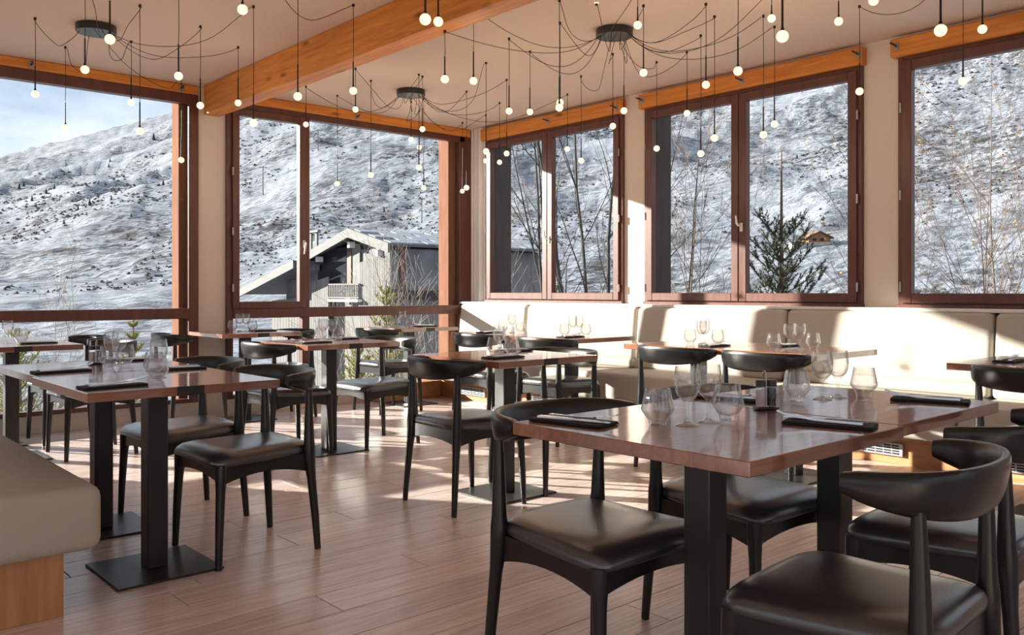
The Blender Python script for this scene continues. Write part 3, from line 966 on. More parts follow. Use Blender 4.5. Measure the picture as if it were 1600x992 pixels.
# (clip x, clip y, bulb y) in photo units, or (bulb x, bulb y, bulb width) where the clip is out of view
PD = [(55, 30, 147), (102, 74.7, 199.5), (205, 66, 160), (218.5, 9.7, 205), (313, 42.3, 164.8), (372, 74.7, 160.8), (396, 11.5, 192), (283.3, 121, 250),
      (552, 9, 142), (478, 136, 194.4), (527, 150.3, 287), (579.5, 127, 273.3), (660, 120.3, 201.7), (642.4, 160, 217.7), (655, 173.9, 230.4), (662, 154.8, 293.3),
      (729, 143.6, 293.3), (722.5, 192.3, 298.7), (759.5, 99.2, 236.4), (759, 180.5, 251.5), (780.5, 161.5, 253.4), (791.6, 125.5, 239.8), (795.4, 61.4, 173.5),
      (828, 81.6, 174.8), (875, 36.9, 160.2), (874, 1.5, 168), (908, 120, 251), (886.5, 148, 232.8), (957.5, 85.3, 197), (1005.4, 10, 113.7), (1026, 98, 232),
      (1073.4, 82, 176.9), (1095, 56.5, 240), (1116.4, 27, 215.6), (1210, 43, 193.8), (1343, 11, 142.8),
      ('b', 132.7, 108.8, 12.8), ('b', 171.7, 61.4, 15.7), ('b', 279, 118.8, 13.0), ('b', 379, 15, 16), ('b', 555.4, 171, 9.3), ('b', 465.3, 150.6, 13), ('b', 664.5, 30.2, 18),
      ('b', 684.8, 33.9, 15.2), ('b', 695, 123.7, 12.7), ('b', 739.8, 126.4, 12), ('b', 974.9, 173, 10.5), ('b', 996.3, 39.3, 12.7), ('b', 1103, 132.4, 12), ('b', 1153, 111, 14),
      ('b', 1192.8, 210.6, 11.5), ('b', 1205.6, 28.8, 12.5), ('b', 1222.5, 56.9, 19), ('b', 1310.3, 33.4, 13), ('b', 1469.7, 47.5, 19), ('b', 1535, 45.6, 13.7), ('b', 1504.7, 127, 13),
      ('b', 1365, 1, 15), ('b', 932, 0, 12), ('b', 654.5, 261.5, 8.4)]
BR = 0.0235
globe_me = MB().sphere((0, 0, 0), BR, 20, 12).mesh('globe', 'bulb', True, 180)
rng = random.Random(11)
PLIGHT = bpy.data.lights.new('globe_light', 'POINT')
PLIGHT.energy = 1.3
PLIGHT.color = (1.0, 0.74, 0.50)
PLIGHT.shadow_soft_size = BR + 0.003
for p in PD:
    if p[0] == 'b':
        d = min(2 * BR * FPX / p[3], 7.0)
        q = at_depth(p[1], p[2], d)
        x, y, bz = q.x, q.y, q.z
        cxy = (x, y)
    else:
        cxy = at_z(p[0], p[1], ZC - 0.012)
        x, y = cxy
        dep = x * DV[0] + y * DV[1]
        bz = EYE - (p[2] - 455) / FPX * dep
    x = min(x, XW - 0.12); y = min(y, YW - 0.12)
    li = min(range(len(CAN)), key=lambda i: (CAN[i][0] - x) ** 2 + (CAN[i][1] - y) ** 2 + (4 if (CAN[i][0] < 3) != (x < 3.02) else 0))
    L = lamps[li]
    ox, oy = CAN[li][0], CAN[li][1]
    lx, ly = x - ox, y - oy
    on_beam = 2.93 < x < 3.11 and y < 7.27
    clip = (-0.255 if on_beam else 0) - 0.012
    # swag from rose to clip
    dist = math.hypot(lx, ly)
    ux, uy = (lx / dist, ly / dist) if dist > 0.01 else (1, 0)
    s = Vector((ux * 0.11, uy * 0.11, -0.052))
    e = Vector((lx, ly, clip))
    sag = 0.07 + 0.05 * dist + rng.uniform(0, 0.10)
    wob = rng.uniform(-0.12, 0.12)
    pts = []
    for i in range(17):
        u = i / 16
        c = s.lerp(e, u)
        c.z -= sag * 4 * u * (1 - u) * (1 - 0.35 * u) * 1.2
        c.x += -uy * wob * math.sin(math.pi * u) + 0.015 * math.sin(9 * u + dist * 7)
        c.y += ux * wob * math.sin(math.pi * u) + 0.015 * math.cos(8 * u + dist * 5)
        c.z = min(c.z, -0.006)
        pts.append(c)
    # keep swags crossing the ceiling beam below its underside
    if (ox - 3.02) * (x - 3.02) < 0:
        for c in pts:
            if 2.90 < c.x + ox < 3.14:
                c.z = min(c.z, -0.27)
    drop = bz + BR - ZC
    stem = min(0.16, max(0.05, (clip - drop) * 0.45))
    cd = MB().tube(pts, 0.0021, 5)
    cd.tube([(lx, ly, clip), (lx + 0.002, ly, (clip + drop) / 2), (lx, ly, drop + stem)], 0.0021, 5)
    co = cd.build('cord', 'cord', L, smooth=True)
    MB().rbox(lx - 0.007, lx + 0.007, ly - 0.007, ly + 0.007, clip - 0.006, clip + 0.0115, 0.002, 1).build('ceiling_clip', 'cord', co)
    MB().lathe([(0.0, 0.0), (0.0075, 0.0), (0.0065, 0.012), (0.0045, 0.016), (0.0040, stem), (0.0, stem)], 10, (lx, ly, drop - 0.003)).build('stem', 'cord', co, smooth=True)
    g = bpy.data.objects.new('globe', globe_me)
    COL.objects.link(g)
    g.location = (lx, ly, bz - ZC)
    g.parent = co
    pl = bpy.data.objects.new('globe_light', PLIGHT)
    COL.objects.link(pl)
    pl.location = (lx, ly, bz - ZC)
    pl.parent = co
# ------------------------------------------------------------------ mountain, valley and village outside
def lerp_table(tab, x):
    for (x0, y0), (x1, y1) in zip(tab, tab[1:]):
        if x0 <= x <= x1:
            u = (x - x0) / (x1 - x0)
            return y0 + (y1 - y0) * u
    return tab[-1][1]
ETAB = [(-180, .06), (-75, .075), (-40, .105), (-30.7, .142), (-26, .172), (-20.8, .212), (-12, .29), (0, .36), (15, .40), (31, .44), (60, .44), (110, .2), (180, .06)]
def sstep(a, b, x):
    u = min(1, max(0, (x - a) / (b - a)))
    return u * u * (3 - 2 * u)
def terr(x, y):
    r = math.hypot(x, y)
    phi = math.degrees(YAW - math.atan2(y, x))
    while phi > 180: phi -= 360
    while phi < -180: phi += 360
    E_ = lerp_table(ETAB, phi)
    z = -1.7 - 2.6 * sstep(16, 34, r)
    t = max(0.0, (r - 48) / 900)
    z += E_ * 905 * t ** 1.33
    w = sstep(48, 160, r)
    p = Vector((x, y, 0))
    big = mnoise.fractal(p / 210 + Vector((3.1, 0, 0)), 1.0, 2.0, 4)
    gul = 1 - abs(mnoise.fractal(p / 120 + Vector((0, 9.7, 0)), 0.9, 2.1, 3))
    med = mnoise.fractal(p / 28, 0.9, 2.1, 4)
    fine = mnoise.fractal(p / 7.5 + Vector((0, 0, 4)), 0.8, 2.2, 3)
    far = 1 - 0.75 * sstep(650, 940, r)
    z += w * (big * 20 * t ** 0.5 + (gul - 0.6) * 17 * t ** 0.6) * far + w * med * (0.9 + 3.2 * t ** 0.7) * far + sstep(20, 80, r) * fine * (0.35 + 0.8 * t ** 0.5) + 0.12 * med
    return z
azs = []
a = -180.0
while a < 180.0:
    azs.append(a)
    a += 0.125 if -36 <= a < 36 else 3.0
rad = [9.5]
while rad[-1] < 960:
    rad.append(rad[-1] * 1.0175)
nv, nr = len(azs), len(rad)
tv = []
for r in rad:
    for a in azs:
        wa = YAW - math.radians(a)
        x, y = r * math.cos(wa), r * math.sin(wa)
        tv.append((x, y, terr(x, y)))
tf = []
for i in range(nr - 1):
    for j in range(nv):
        k = (j + 1) % nv
        tf.append((i * nv + j, (i + 1) * nv + j, (i + 1) * nv + k, i * nv + k))
def make_snow():
    m, t, b = mat('snow_and_scrub')
    co = t.nodes.new('ShaderNodeTexCoord')
    # tufts of heath and rock poking through, at three sizes
    def spots(scale, lo, hi, stretch=(1, 1, 1), det=5.0):
        mpn = N(t, 'ShaderNodeMapping', Scale=stretch)
        mpn.inputs['Rotation'].default_value = (0, 0, 0.75)
        t.links.new(co.outputs['Object'], mpn.inputs['Vector'])
        n = N(t, 'ShaderNodeTexNoise', Scale=scale, Detail=det, Roughness=0.68)
        t.links.new(mpn.outputs[0], n.inputs['Vector'])
        r = N(t, 'ShaderNodeMapRange')
        r.inputs['From Min'].default_value = lo
        r.inputs['From Max'].default_value = hi
        t.links.new(n.outputs['Fac'], r.inputs['Value'])
        return r.outputs[0], n.outputs['Fac']
    f1, n1 = spots(0.42, 0.47, 0.60, (1.0, 2.0, 2.0))
    f2, n2 = spots(0.11, 0.50, 0.62, (1.0, 1.7, 1.7), 7.0)
    dens, _ = spots(0.016, 0.40, 0.60, det=5.0)
    mul = t.nodes.new('ShaderNodeMath'); mul.operation = 'MULTIPLY'
    mxm = t.nodes.new('ShaderNodeMath'); mxm.operation = 'MAXIMUM'
    t.links.new(f1, mxm.inputs[0]); t.links.new(f2, mxm.inputs[1])
    dd = N(t, 'ShaderNodeMapRange'); dd.inputs['To Min'].default_value = 0.12
    t.links.new(dens, dd.inputs['Value'])
    t.links.new(mxm.outputs[0], mul.inputs[0]); t.links.new(dd.outputs[0], mul.inputs[1])
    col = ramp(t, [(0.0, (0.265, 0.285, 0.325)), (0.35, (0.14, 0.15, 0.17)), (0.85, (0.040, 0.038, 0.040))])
    t.links.new(mul.outputs[0], col.inputs['Fac'])
    t.links.new(col.outputs['Color'], b.inputs['Base Color'])
    b.inputs['Roughness'].default_value = 0.85
    b.inputs['Specular IOR Level'].default_value = 0.2
    bp = N(t, 'ShaderNodeBump', Strength=0.55, Distance=0.8)
    t.links.new(n1, bp.inputs['Height'])
    t.links.new(bp.outputs['Normal'], b.inputs['Normal'])
    return m
M['snow'] = make_snow()
tme = bpy.data.meshes.new('hillside')
tme.from_pydata(tv, [], tf)
tme.materials.append(M['snow'])
tme.polygons.foreach_set('use_smooth', [True] * len(tme.polygons))
hill = bpy.data.objects.new('hillside', tme)
COL.objects.link(hill)
tag(hill, 'snow-covered mountain slope with dark scrub outside the windows', 'mountain', kind='structure')
def drop_on(px, py, r0=60, r1=900):
    x, y, v = ray(px, py)
    d = r0
    while d < r1:
        X, Y = x * d, y * d
        if terr(X, Y) > EYE + v * d:
            return X, Y, terr(X, Y), d
        d *= 1.004
    return x * r1, y * r1, terr(x * r1, y * r1), r1

# low scrub clumps and tiny conifers on the slope (uncountable)
M['scrub'] = plain('bare_scrub', (0.075, 0.062, 0.058), 0.9, var=0.35, vscale=0.4)
M['conifer'] = plain('dark_conifer', (0.030, 0.040, 0.035), 0.9, var=0.3, vscale=3)
sb = MB()
rg = random.Random(5)
n_s = 0
while n_s < 9000:
    phi = rg.uniform(-33, 33)
    r = 115 * (5.2 ** rg.random())
    wa = YAW - math.radians(phi)
    x, y = r * math.cos(wa), r * math.sin(wa)
    dn = mnoise.fractal(Vector((x, y, 0)) / 60 + Vector((7, 2, 0)), 1.0, 2.0, 3)
    if dn < rg.uniform(-0.15, 0.55):
        continue
    z = terr(x, y)
    s = rg.uniform(0.25, 0.8) * (0.14 + r / 420)
    vsx = []
    for k in range(6):
        aa = k * math.pi / 3 + rg.random()
        vsx.append((x + s * 1.3 * math.cos(aa) * rg.uniform(.6, 1.1), y + s * 1.3 * math.sin(aa) * rg.uniform(.6, 1.1), z - 0.1 + s * rg.uniform(0, .3)))
    top = [(x + s * .5 * rg.uniform(-1, 1), y + s * .5 * rg.uniform(-1, 1), z + s * rg.uniform(.5, .9)) for _ in range(3)]
    sb.add(vsx + top, [(0, 1, 6), (1, 2, 6), (2, 7, 6), (2, 3, 7), (3, 4, 7), (4, 8, 7), (4, 5, 8), (5, 0, 8), (0, 6, 8), (6, 7, 8)])
    n_s += 1
tag(sb.build('scrub', 'scrub', smooth=True), 'low dark scrub scattered over the snowy slope', 'scrub', kind='stuff')
cb = MB()
for px, py in [(240, 220), (172, 254), (170, 262), (255, 290), (174, 312), (85, 295), (72, 303), (37, 292), (30, 296), (50, 315), (122, 328), (140, 322), (490, 345), (1245, 250), (600, 330), (1560, 300), (1580, 310), (1190, 330), (205, 340), (100, 350), (60, 345)]:
    x, y, z, d = drop_on(px, py)
    h = d * 0.006 * rg.uniform(0.8, 1.4)
    for q in range(3):
        cb.lathe([(h * (0.30 - 0.08 * q), h * (0.05 + 0.27 * q)), (0.0, h * (0.5 + 0.25 * q))], 7, (x, y, z - 0.1))
tag(cb.build('far_conifers', 'conifer'), 'tiny dark conifers dotted over the far slope', 'trees', kind='stuff')

# lift pylons
for px, py, h, lab in ((411, 304, 45, 'seen through the opening sash'), (497, 235, 33, 'high on the slope in the fixed pane'), (693, 255, 38, 'near the corner jamb'),
                       (659, 350, 40, 'above the chalet roof')):
    x, y, z, d = drop_on(px, py, 90)
    hh = h / FPX * d
    t = empty('lift_pylon', (x, y, z), YAW)
    rr = max(0.10, hh * 0.018)
    MB().tube([(0, 0, -1), (0, 0, hh)], [rr, rr * 0.7], 8).build('mast', 'fin', t, smooth=True)
    MB().tube([(0, -hh * 0.13, hh * 0.94), (0, hh * 0.13, hh * 0.94)], rr * 0.6, 6).build('crossarm', 'fin', t)
    tag(t, 'dark ski lift pylon on the snow slope ' + lab, 'pylon', 'ski lift pylons')

# tiny farm chalet and red car on the slope
M['barn'] = wood('barn_boards', (0.16, 0.075, 0.035), (0.30, 0.15, 0.07), rough=0.8, stretch=(4, 4, .5), scale=1)
M['stone'] = plain('stone_base', (0.36, 0.33, 0.30), 0.9, var=0.2, vscale=2)
M['snowroof'] = plain('roof_snow', (0.30, 0.32, 0.36), 0.8)
M['red'] = plain('red_paint', (0.45, 0.03, 0.05), 0.4)
x, y, z, d = drop_on(1272, 384, 70)
u = d / FPX
t = empty('mountain_hut', (x, y, z - 0.3 * u), YAW - math.pi / 2)
tag(t, 'small brown wooden hut with a low roof on the snow behind the spruce', 'hut')
MB().box(-32 * u, 30 * u, 0, 40 * u, -6 * u, 6 * u).build('stone_base', 'stone', t)
wv = MB().add([(-8 * u, 1 * u, 6 * u), (26 * u, 1 * u, 6 * u), (26 * u, 1 * u, 13 * u), (9 * u, 1 * u, 22 * u), (-8 * u, 1 * u, 13 * u), (-8 * u, 38 * u, 6 * u), (26 * u, 38 * u, 6 * u), (26 * u, 38 * u, 13 * u), (9 * u, 38 * u, 22 * u), (-8 * u, 38 * u, 13 * u)],
              [(0, 1, 2, 3, 4), (9, 8, 7, 6, 5), (0, 5, 6, 1), (1, 6, 7, 2), (4, 9, 5, 0), (2, 7, 8, 3), (3, 8, 9, 4)])
wv.build('walls', 'barn', t)
for sgn in (-1, 1):
    MB().add([(9 * u, -2 * u, 22.5 * u), (9 * u + sgn * 22 * u, -2 * u, 11.5 * u), (9 * u + sgn * 22 * u, 41 * u, 11.5 * u), (9 * u, 41 * u, 22.5 * u), (9 * u, -2 * u, 24 * u), (9 * u + sgn * 22 * u, -2 * u, 13 * u), (9 * u + sgn * 22 * u, 41 * u, 13 * u), (9 * u, 41 * u, 24 * u)],
             [(0, 1, 2, 3), (7, 6, 5, 4), (0, 4, 5, 1), (1, 5, 6, 2), (2, 6, 7, 3), (3, 7, 4, 0)]).build('roof', 'barn', t)
for q in (0, 12):
    MB().box((q - 2) * u, (q + 4) * u, 0.7 * u, 1.2 * u, 8 * u, 12 * u).build('window', 'dark', t)
x, y, z, d = drop_on(1212, 385, 70)
u = d / FPX
t = empty('parked_car', (x, y, z), YAW - math.pi / 2)
tag(t, 'tiny red parked car on the snow left of the spruce trunk', 'car')
MB().rbox(-6 * u, 6 * u, -2.5 * u, 2.5 * u, 0.8 * u, 3.5 * u, 0.5 * u, 2).build('body', 'red', t, smooth=True)
MB().rbox(-3.5 * u, 3 * u, -2.2 * u, 2.2 * u, 3.5 * u, 5.5 * u, 0.6 * u, 2).build('cabin', 'dark', t, smooth=True)
for sx in (-3.5, 3.5):
    MB().tube([(sx * u, -2.6 * u, 1.1 * u), (sx * u, 2.6 * u, 1.1 * u)], 1.1 * u, 10).build('wheel_pair', 'dark', t)

# ------------------------------------------------------------------ neighbouring chalet
M['cladding'] = wood('grey_larch', (0.12, 0.117, 0.115), (0.20, 0.195, 0.19), rough=0.85, stretch=(3, 3, .3), scale=2.0, rnd=0.10)
M['fascia'] = wood('pale_grey_board', (0.14, 0.137, 0.134), (0.20, 0.195, 0.19), rough=0.8, stretch=(.5, .5, 3), scale=2.0)
M['tile'] = plain('slate_tile', (0.085, 0.085, 0.095), 0.7, var=0.25, vscale=3)
M['blackglass'] = plain('dark_house_glass', (0.03, 0.035, 0.042), 0.06)
M['curtain'] = plain('grey_curtain', (0.16, 0.16, 0.165), 0.8, var=0.3, vscale=1.2)
GX, AY, AZ = 21.0, 34.9, 3.98
ch = empty('chalet', (GX, AY, -4.3))
tag(ch, 'grey larch-clad chalet with a snowy tiled gable roof outside the corner window', 'building')
def cb_(name, m, parent, dims, smooth=False):
    x0, x1, y0, y1, z0, z1 = dims
    return MB().box(x0 - GX, x1 - GX, y0 - AY, y1 - AY, z0 + 4.3, z1 + 4.3).build(name, m, parent)
def yz(px, py, X=GX):
    return on_x(px, py, X)
NE, LE = 31.55, 43.8            # eave lines
NZ, LZ = 3.17, 1.72
# walls: gable polygon body
bodyv = []
for X in (GX + 0.9, GX + 9.6):
    bodyv += [(X - GX, NE + 0.5 - AY, -0.5), (X - GX, AY - AY, -0.5), (X - GX, LE - 1.0 - AY, -0.5), (X - GX, LE - 1.0 - AY, LZ + 4.3 - 0.1), (X - GX, 0, AZ + 4.3 - 0.35), (X - GX, NE + 0.5 - AY, NZ + 4.3 - 0.15)]
body = MB().add(bodyv, [(5, 4, 3, 2, 1, 0), (6, 7, 8, 9, 10, 11), (0, 6, 11, 5), (5, 11, 10, 4), (4, 10, 9, 3), (3, 9, 8, 2)]).build('walls', 'cladding', ch)
# roof slabs
def slab(name, m, p0, p1, x0, x1, th, parent):
    (ya, za), (yb, zb) = p0, p1
    v = []
    for X in (x0, x1):
        v += [(X - GX, ya - AY, za + 4.3), (X - GX, yb - AY, zb + 4.3), (X - GX, yb - AY, zb + 4.3 - th), (X - GX, ya - AY, za + 4.3 - th)]
    return MB().add(v, [(3, 2, 1, 0), (4, 5, 6, 7), (0, 1, 5, 4), (1, 2, 6, 5), (2, 3, 7, 6), (3, 0, 4, 7)]).build(name, m, parent)
r1 = slab('roof', 'tile', (NE, NZ), (AY, AZ), GX, GX + 10.2, 0.10, ch)
r2 = slab('roof', 'tile', (AY, AZ), (LE, LZ), GX, GX + 10.2, 0.10, ch)
slab('fascia', 'fascia', (NE - 0.02, NZ + 0.02), (AY, AZ + 0.03), GX - 0.08, GX + 0.01, 0.42, ch)
slab('fascia', 'fascia', (AY, AZ + 0.03), (LE, LZ + 0.02), GX - 0.08, GX + 0.01, 0.42, ch)
slab('fascia', 'fascia', (38.6, 2.62), (45.4, 1.05), GX - 0.9, GX - 0.82, 0.40, ch)
slab('lower_roof', 'tile', (38.6, 2.60), (45.4, 1.03), GX - 0.85, GX + 6, 0.12, ch)
# snow and tile courses on the near roof slope
for k in range(5):
    u0, u1 = k / 5 * 0.92 + 0.03, (k + 1) / 5 * 0.92 + 0.015
    ya, za = NE + (AY - NE) * u0, NZ + (AZ - NZ) * u0
    yb, zb = NE + (AY - NE) * u1, NZ + (AZ - NZ) * u1
    for c in range(5):
        x0 = GX + 0.15 + c * 2.0 + (k % 2) * 0.9
        slab('snow_strip', 'snowroof', (ya, za + 0.05), (yb, zb + 0.05), x0, x0 + 1.80, 0.05, r1)
# gable front details on plane GX+0.9
FX = GX + 0.55
def panel(name, m, px0, px1, py0, py1, X, th=0.08, parent=ch):
    ya, _ = yz(px1, 455, X); yb, _ = yz(px0, 455, X)
    ym = ((px0 + px1) / 2)
    z1 = yz(ym, py0, X)[1]; z0 = yz(ym, py1, X)[1]
    return cb_(name, m, parent, (X, X + th, min(ya, yb), max(ya, yb), min(z0, z1), max(z0, z1)))
panel('glazing', 'blackglass', 497, 541, 388, 442, FX + 0.2)
panel('glazing', 'curtain', 562, 592, 389, 408, FX + 0.2)
panel('post', 'frame', 542, 548.5, 376, 443, FX + 0.05, 0.25)
panel('panel', 'fascia', 549, 562, 381, 443, FX + 0.1)
panel('post', 'fascia', 483, 491, 403, 424, FX - 0.2, 0.3)
panel('rafter_end', 'white', 493, 496.5, 401, 409, FX - 0.35, 0.3)
panel('rafter_end', 'white', 542.5, 546, 378, 387, FX - 0.35, 0.3)
panel('rafter_end', 'white', 586.5, 590, 391, 400, FX - 0.35, 0.3)
# upright boards, right-hand screen and left-hand screen
def boards(px0, px1, top0, top1, bot, n, X):
    for k in range(n):
        a = px0 + (px1 - px0) * k / n
        b = px0 + (px1 - px0) * (k + 1) / n - 0.35
        tp = top0 + (top1 - top0) * (k + 0.5) / n
        panel('board', 'cladding', a, b, tp, bot, X, 0.06)
boards(560, 590, 411, 400, 640, 9, FX - 0.15)
boards(590, 608, 398, 402, 640, 5, FX - 0.15)
boards(487, 513, 441, 432, 640, 8, FX - 0.15)
boards(425, 487, 470, 462, 640, 14, FX + 0.1)
# balcony
panel('balcony_rail', 'fascia', 513, 560, 443, 445.2, FX - 0.3, 0.1)
panel('balcony_rail', 'fascia', 513, 560, 464, 466, FX - 0.3, 0.1)
panel('balcony_ledge', 'white', 512.5, 558.5, 467.5, 471.5, FX - 0.45, 0.25)
for k in range(17):
    a = 514.3 + k * 2.7
    panel('baluster', 'fascia', a, a + 1.0, 445.2, 464, FX - 0.28, 0.05)
# glass balustrade of the upper terrace at left
for a, b in ((466, 468), (475, 477.5), (484, 486), (492, 495)):
    panel('terrace_post', 'fascia', a, b, 362, 391, FX + 1.5, 0.1)
panel('terrace_rail', 'fascia', 466, 496, 360.5, 364, FX + 1.4, 0.2)
# side wall glazing facing the dining room
SY = NE + 0.35
def side(name, m, px0, px1, py0, py1, Y, th=0.08):
    xa, _ = on_y(px0, 455, Y); xb, _ = on_y(px1, 455, Y)
    pm_ = (px0 + px1) / 2
    z1 = on_y(pm_, py0, Y)[1]; z0 = on_y(pm_, py1, Y)[1]
    return cb_(name, m, ch, (xa, xb, Y, Y + th, z0, z1))
side('glazing', 'curtain', 609, 625, 392, 452, SY, 0.05)
side('glazing', 'curtain', 633, 696, 390, 455, SY, 0.05)
side('mullion', 'frame', 625.5, 634, 386, 456, SY - 0.1, 0.14)
side('mullion', 'frame', 697, 704, 386, 456, SY - 0.1, 0.14)
side('sill_panel', 'fin', 608, 760, 454, 467, SY - 0.1, 0.14)
side('eave_board', 'fascia', 607, 780, 384.5, 388, SY - 0.3, 0.06)

# ------------------------------------------------------------------ trees and bushes close to the building
def bark(name, a, b):
    return plain(name, a, 0.9, var=b, vscale=6)
M['bark_grey'] = bark('grey_bark', (0.055, 0.045, 0.040), 0.35)
M['bark_tan'] = bark('tan_bark', (0.15, 0.105, 0.08), 0.3)
M['bark_pale'] = bark('pale_twig', (0.26, 0.215, 0.18), 0.25)
M['leaf_dry'] = plain('dry_leaf', (0.42, 0.22, 0.09), 0.8, var=0.3, vscale=9)
M['needle'] = plain('spruce_needle', (0.050, 0.070, 0.024), 0.8, var=0.4, vscale=9)
M['needle_y'] = plain('yellow_green_needle', (0.30, 0.30, 0.09), 0.8, var=0.35, vscale=9)
def grow(mb, p, d, L, r, lev, rg, maxlev, bend, tips, up=0.15):
    n = max(3, int(4 + 3 * (maxlev - lev)))
    pts, rads = [Vector(p)], [r]
    d = Vector(d).normalized()
    kids = []
    for i in range(n):
        d = (d + Vector((rg.uniform(-1, 1), rg.uniform(-1, 1), rg.uniform(-.4, .8))) * bend + Vector((0, 0, up * 0.3))).normalized()
        pts.append(pts[-1] + d * (L / n))
        rads.append(max(0.0022, r * (1 - 0.8 * (i + 1) / n)))
        if i >= 1 and lev < maxlev:
            for q in range(rg.choice((1, 1, 1))):
                side_ = d.orthogonal().normalized()
                side_.rotate(Matrix.Rotation(rg.uniform(0, 6.28), 3, d))
                kd = (d * rg.uniform(0.75, 1.1) + side_ * rg.uniform(0.45, 0.8)).normalized()
                kids.append((pts[-1].copy(), kd, L * rg.uniform(0.32, 0.5), rads[-1] * 0.62))
    mb.tube(pts, rads, 6 if lev == 0 else (4 if lev == 1 else 3), caps=False)
    tips.append(pts[-1])
    for k in kids:
        grow(mb, *k, lev + 1, rg, maxlev, bend * 1.15, tips, up)
def bare_tree(name, px, depth, zbase, stems, seed, m, label, maxlev=2, leaves=0, group=None):
    rg = random.Random(seed)
    c = at_depth(px, 455, depth)
    t = empty(name, (c.x, c.y, zbase))
    tips = []
    tk, br_ = MB(), MB()
    for (dx, dy, L, r) in stems:
        # dx to the right and dy away from the viewer at the stem's foot direction
        d = Vector((RV[0] * dx + DV[0] * dy, RV[1] * dx + DV[1] * dy, 1)).normalized()
        p0 = Vector((rg.uniform(-.12, .12), rg.uniform(-.12, .12), -0.3))
        n = 9
        pts, rads = [p0], [r]
        for i in range(n):
            d = (d + Vector((rg.uniform(-1, 1), rg.uniform(-1, 1), 0.35)) * 0.07).normalized()
            pts.append(pts[-1] + d * (L / n))
            rads.append(max(0.003, r * (1 - 0.85 * (i + 1) / n)))
            if i >= 2:
                for q in range(2 if i > 3 else 1):
                    side_ = d.orthogonal().normalized()
                    side_.rotate(Matrix.Rotation(rg.uniform(0, 6.28), 3, d))
                    grow(br_, pts[-1], d * 0.9 + side_ * rg.uniform(0.4, 0.7), L * rg.uniform(0.16, 0.30), rads[-1] * 0.55, 1, rg, maxlev, 0.10, tips)
        tk.tube(pts, rads, 7, caps=False)
        tips.append(pts[-1])
    tk.build('trunk', m, t, smooth=True)
    br_.build('branches', m, t, smooth=True)
    if leaves:
        lf = MB()
        for k in range(leaves):
            p = rg.choice(tips) + Vector((rg.uniform(-.05, .05), rg.uniform(-.05, .05), rg.uniform(-.08, .02)))
            a, b_ = rg.uniform(0, 6.28), rg.uniform(0.010, 0.022)
            u_ = Vector((math.cos(a), math.sin(a), rg.uniform(-.5, .5))) * b_
            w_ = Vector((-math.sin(a), math.cos(a), rg.uniform(-1, 1))) * b_
            lf.add([p - u_, p + w_ * .7, p + u_, p - w_ * .7, p + Vector((0, 0, 0.004))], [(0, 1, 4), (1, 2, 4), (2, 3, 4), (3, 0, 4)])
        lf.build('dry_leaves', 'leaf_dry', t)['kind'] = 'stuff'
    return tag(t, label, 'tree', group)
bare_tree('bare_birch', 925, 13.0, -1.75, [(-.10, .0, 7.5, .060), (.02, .1, 8.0, .055), (.14, .05, 7.2, .050), (-.03, -.05, 7.0, .042), (.24, .1, 6.2, .038), (-.2, .1, 6.0, .036)], 21, 'bark_grey', 'bare multi-stemmed tree filling the right sash nearest the corner')
bare_tree('bare_birch', 868, 13.0, -1.75, [(-.14, .0, 6.8, .040), (-.05, .1, 6.4, .034), (-.26, .1, 5.6, .028)], 33, 'bark_grey', 'thin bare tree leaning left in the left sash nearest the corner')
bare_tree('bare_shrub', 1078, 9.6, -1.7, [(-.12, .0, 4.6, .022), (.02, .1, 4.9, .022), (.12, .0, 4.0, .018), (-.02, -.1, 4.2, .016), (-.2, 0, 3.8, .014)], 44, 'bark_tan', 'leafless shrub behind the left sash of the middle window')
bare_tree('leafy_shrub', 1500, 8.8, -1.7, [(-.12, .0, 4.4, .020), (-.05, .1, 4.6, .022), (.10, .0, 4.4, .022), (.2, .1, 4.0, .018), (-.2, .05, 3.6, .016), (.02, -.1, 4.2, .016)], 55, 'bark_tan', 'twiggy shrub with dry orange leaves behind the right-hand window', leaves=700)
bare_tree('leafy_shrub', 1590, 9.4, -1.7, [(-.05, .0, 5.2, .022), (.12, .1, 4.8, .022), (-.18, .0, 4.2, .018)], 56, 'bark_tan', 'twiggy shrub at the right edge behind the right-hand window', leaves=120)
bare_tree('pale_shrub', 672, 14.5, -2.0, [(-.16, .0, 4.4, .022), (.02, .1, 4.8, .022), (.18, .0, 4.4, .020), (-.02, -.1, 3.6, .018), (.34, 0, 3.8, .018), (-.32, 0, 3.2, .016)], 66, 'bark_pale', 'pale leafless shrub in front of the chalet side windows')
bare_tree('pale_shrub', 640, 11.0, -1.8, [(-.3, .0, 2.9, .014), (-.08, .1, 3.0, .014), (.12, .0, 3.0, .014), (.3, 0, 2.8, .014), (.5, .1, 2.6, .012), (-.5, .1, 2.6, .012)], 67, 'bark_pale', 'low tangle of pale twigs beneath the corner window')
bare_tree('pale_shrub', 70, 10.5, -1.7, [(-.25, .0, 2.7, .014), (.0, .1, 2.9, .014), (.22, .0, 2.7, .014), (.45, 0, 2.4, .012), (-.45, .1, 2.4, .012)], 68, 'bark_pale', 'pale twiggy bush low behind the table at the left edge')

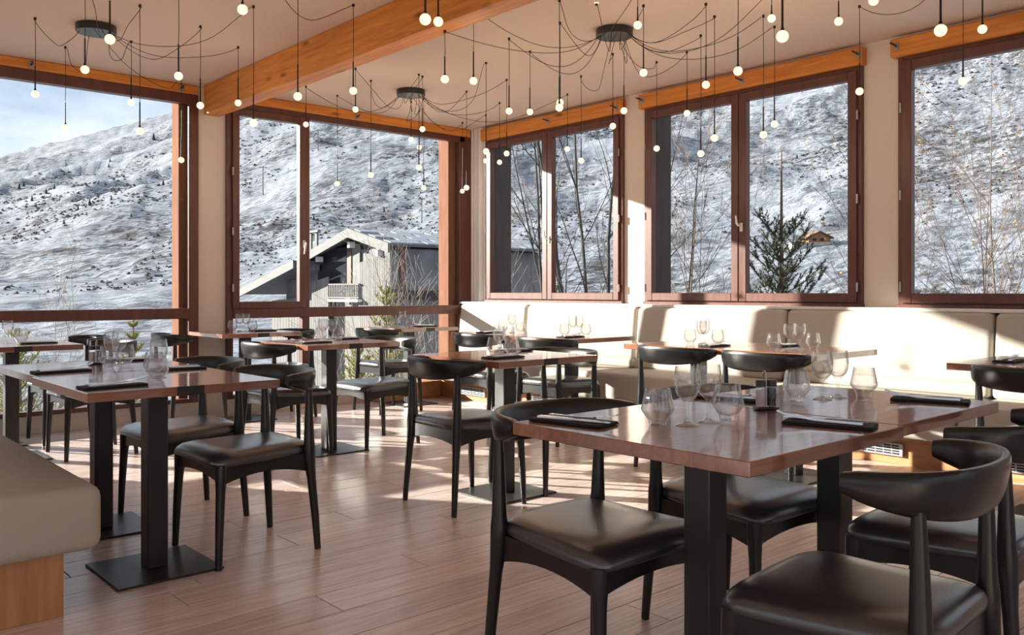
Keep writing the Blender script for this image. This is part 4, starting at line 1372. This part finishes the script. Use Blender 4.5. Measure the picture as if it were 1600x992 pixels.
def conifer(name, px, depth, zbase, height, spread, seed, m, label, whorl=0.17, lean=0.0, top=0.97):
    rg = random.Random(seed)
    c = at_depth(px, 455, depth)
    t = empty(name, (c.x, c.y, zbase))
    tk = MB()
    tk.tube([(0, 0, -0.3), (0.02, 0.01, height * .5), (lean, 0, height)], [0.012 + height * 0.010, 0.008 + height * 0.006, 0.006], 7)
    tk.build('trunk', 'bark_tan', t, smooth=True)
    bl, nl = MB(), MB()
    def twig(p, d, L, r, lev):
        n = 4 if lev == 0 else 3
        pts = [p]
        dd = d.normalized()
        for i in range(n):
            dd = (dd + Vector((rg.uniform(-.12, .12), rg.uniform(-.12, .12), 0.10 + 0.05 * i))).normalized()
            pts.append(pts[-1] + dd * L / n)
        bl.tube(pts, [r * (1 - .75 * i / n) for i in range(n + 1)], 4, caps=False)
        # needles
        steps = max(5, int(L / 0.012))
        for s in range(steps):
            u = (s + rg.random()) / steps * n
            i = min(n - 1, int(u))
            q = pts[i].lerp(pts[i + 1], u - i)
            ax = (pts[i + 1] - pts[i]).normalized()
            for h in range(4):
                o = ax.orthogonal().normalized()
                o.rotate(Matrix.Rotation(rg.uniform(0, 6.28), 3, ax))
                tip = q + (ax * 0.6 + o * 0.75).normalized() * rg.uniform(0.026, 0.044)
                w_ = ax.cross(o) * 0.0045
                nl.add([q - w_, q + w_, tip], [(0, 1, 2)])
        if lev < 1:
            for i in range(1, n):
                for sgn in (-1, 1):
                    o = dd.cross(Vector((0, 0, 1))).normalized() * sgn
                    twig(pts[i], dd * 0.8 + o * 0.8 + Vector((0, 0, rg.uniform(-.1, .2))), L * rg.uniform(0.32, 0.5) * (1 - 0.15 * i), r * 0.6, lev + 1)
    z = height * 0.12
    while z < height * top:
        f = 1 - z / height
        k = 5 if f > 0.12 else 3
        a0 = rg.uniform(0, 6.28)
        for q in range(k):
            a = a0 + q * 2 * math.pi / k + rg.uniform(-.3, .3)
            L = spread * (0.10 + f ** 0.85) * rg.uniform(0.75, 1.15)
            d = Vector((math.cos(a), math.sin(a), 0.25 + 0.5 * (1 - f)))
            twig(Vector((lean * z / height, 0, z)), d, L, 0.004 + 0.010 * f, 0)
        z += whorl * (0.7 + 0.6 * f) * rg.uniform(0.8, 1.3)
    bl.build('branches', 'bark_tan', t)
    nl.build('needles', m, t)['kind'] = 'stuff'
    return tag(t, label, 'tree')
conifer('spruce', 1221, 8.6, -1.7, 4.2, 1.15, 3, 'needle', 'young spruce rising behind the right sash of the middle window', 0.20, top=0.80)
conifer('spruce', 603, 12.0, -1.8, 3.05, 0.9, 8, 'needle_y', 'small yellow-green spruce before the chalet boards', 0.22)
conifer('spruce', 560, 10.2, -1.7, 2.15, 0.9, 9, 'needle_y', 'low yellow-green conifer seen beneath the square table by the sash', 0.2)
conifer('spruce', 30, 10.4, -1.7, 2.35, 1.1, 10, 'needle_y', 'bushy yellow-green conifer low at the left edge', 0.2)
conifer('spruce', 208, 9.9, -1.7, 2.5, 0.5, 12, 'needle_y', 'slender young pine low behind the left window chairs', 0.2)
conifer('spruce', 655, 10.4, -1.7, 1.75, 1.0, 13, 'needle_y', 'low conifer outside the far corner glass', 0.2)
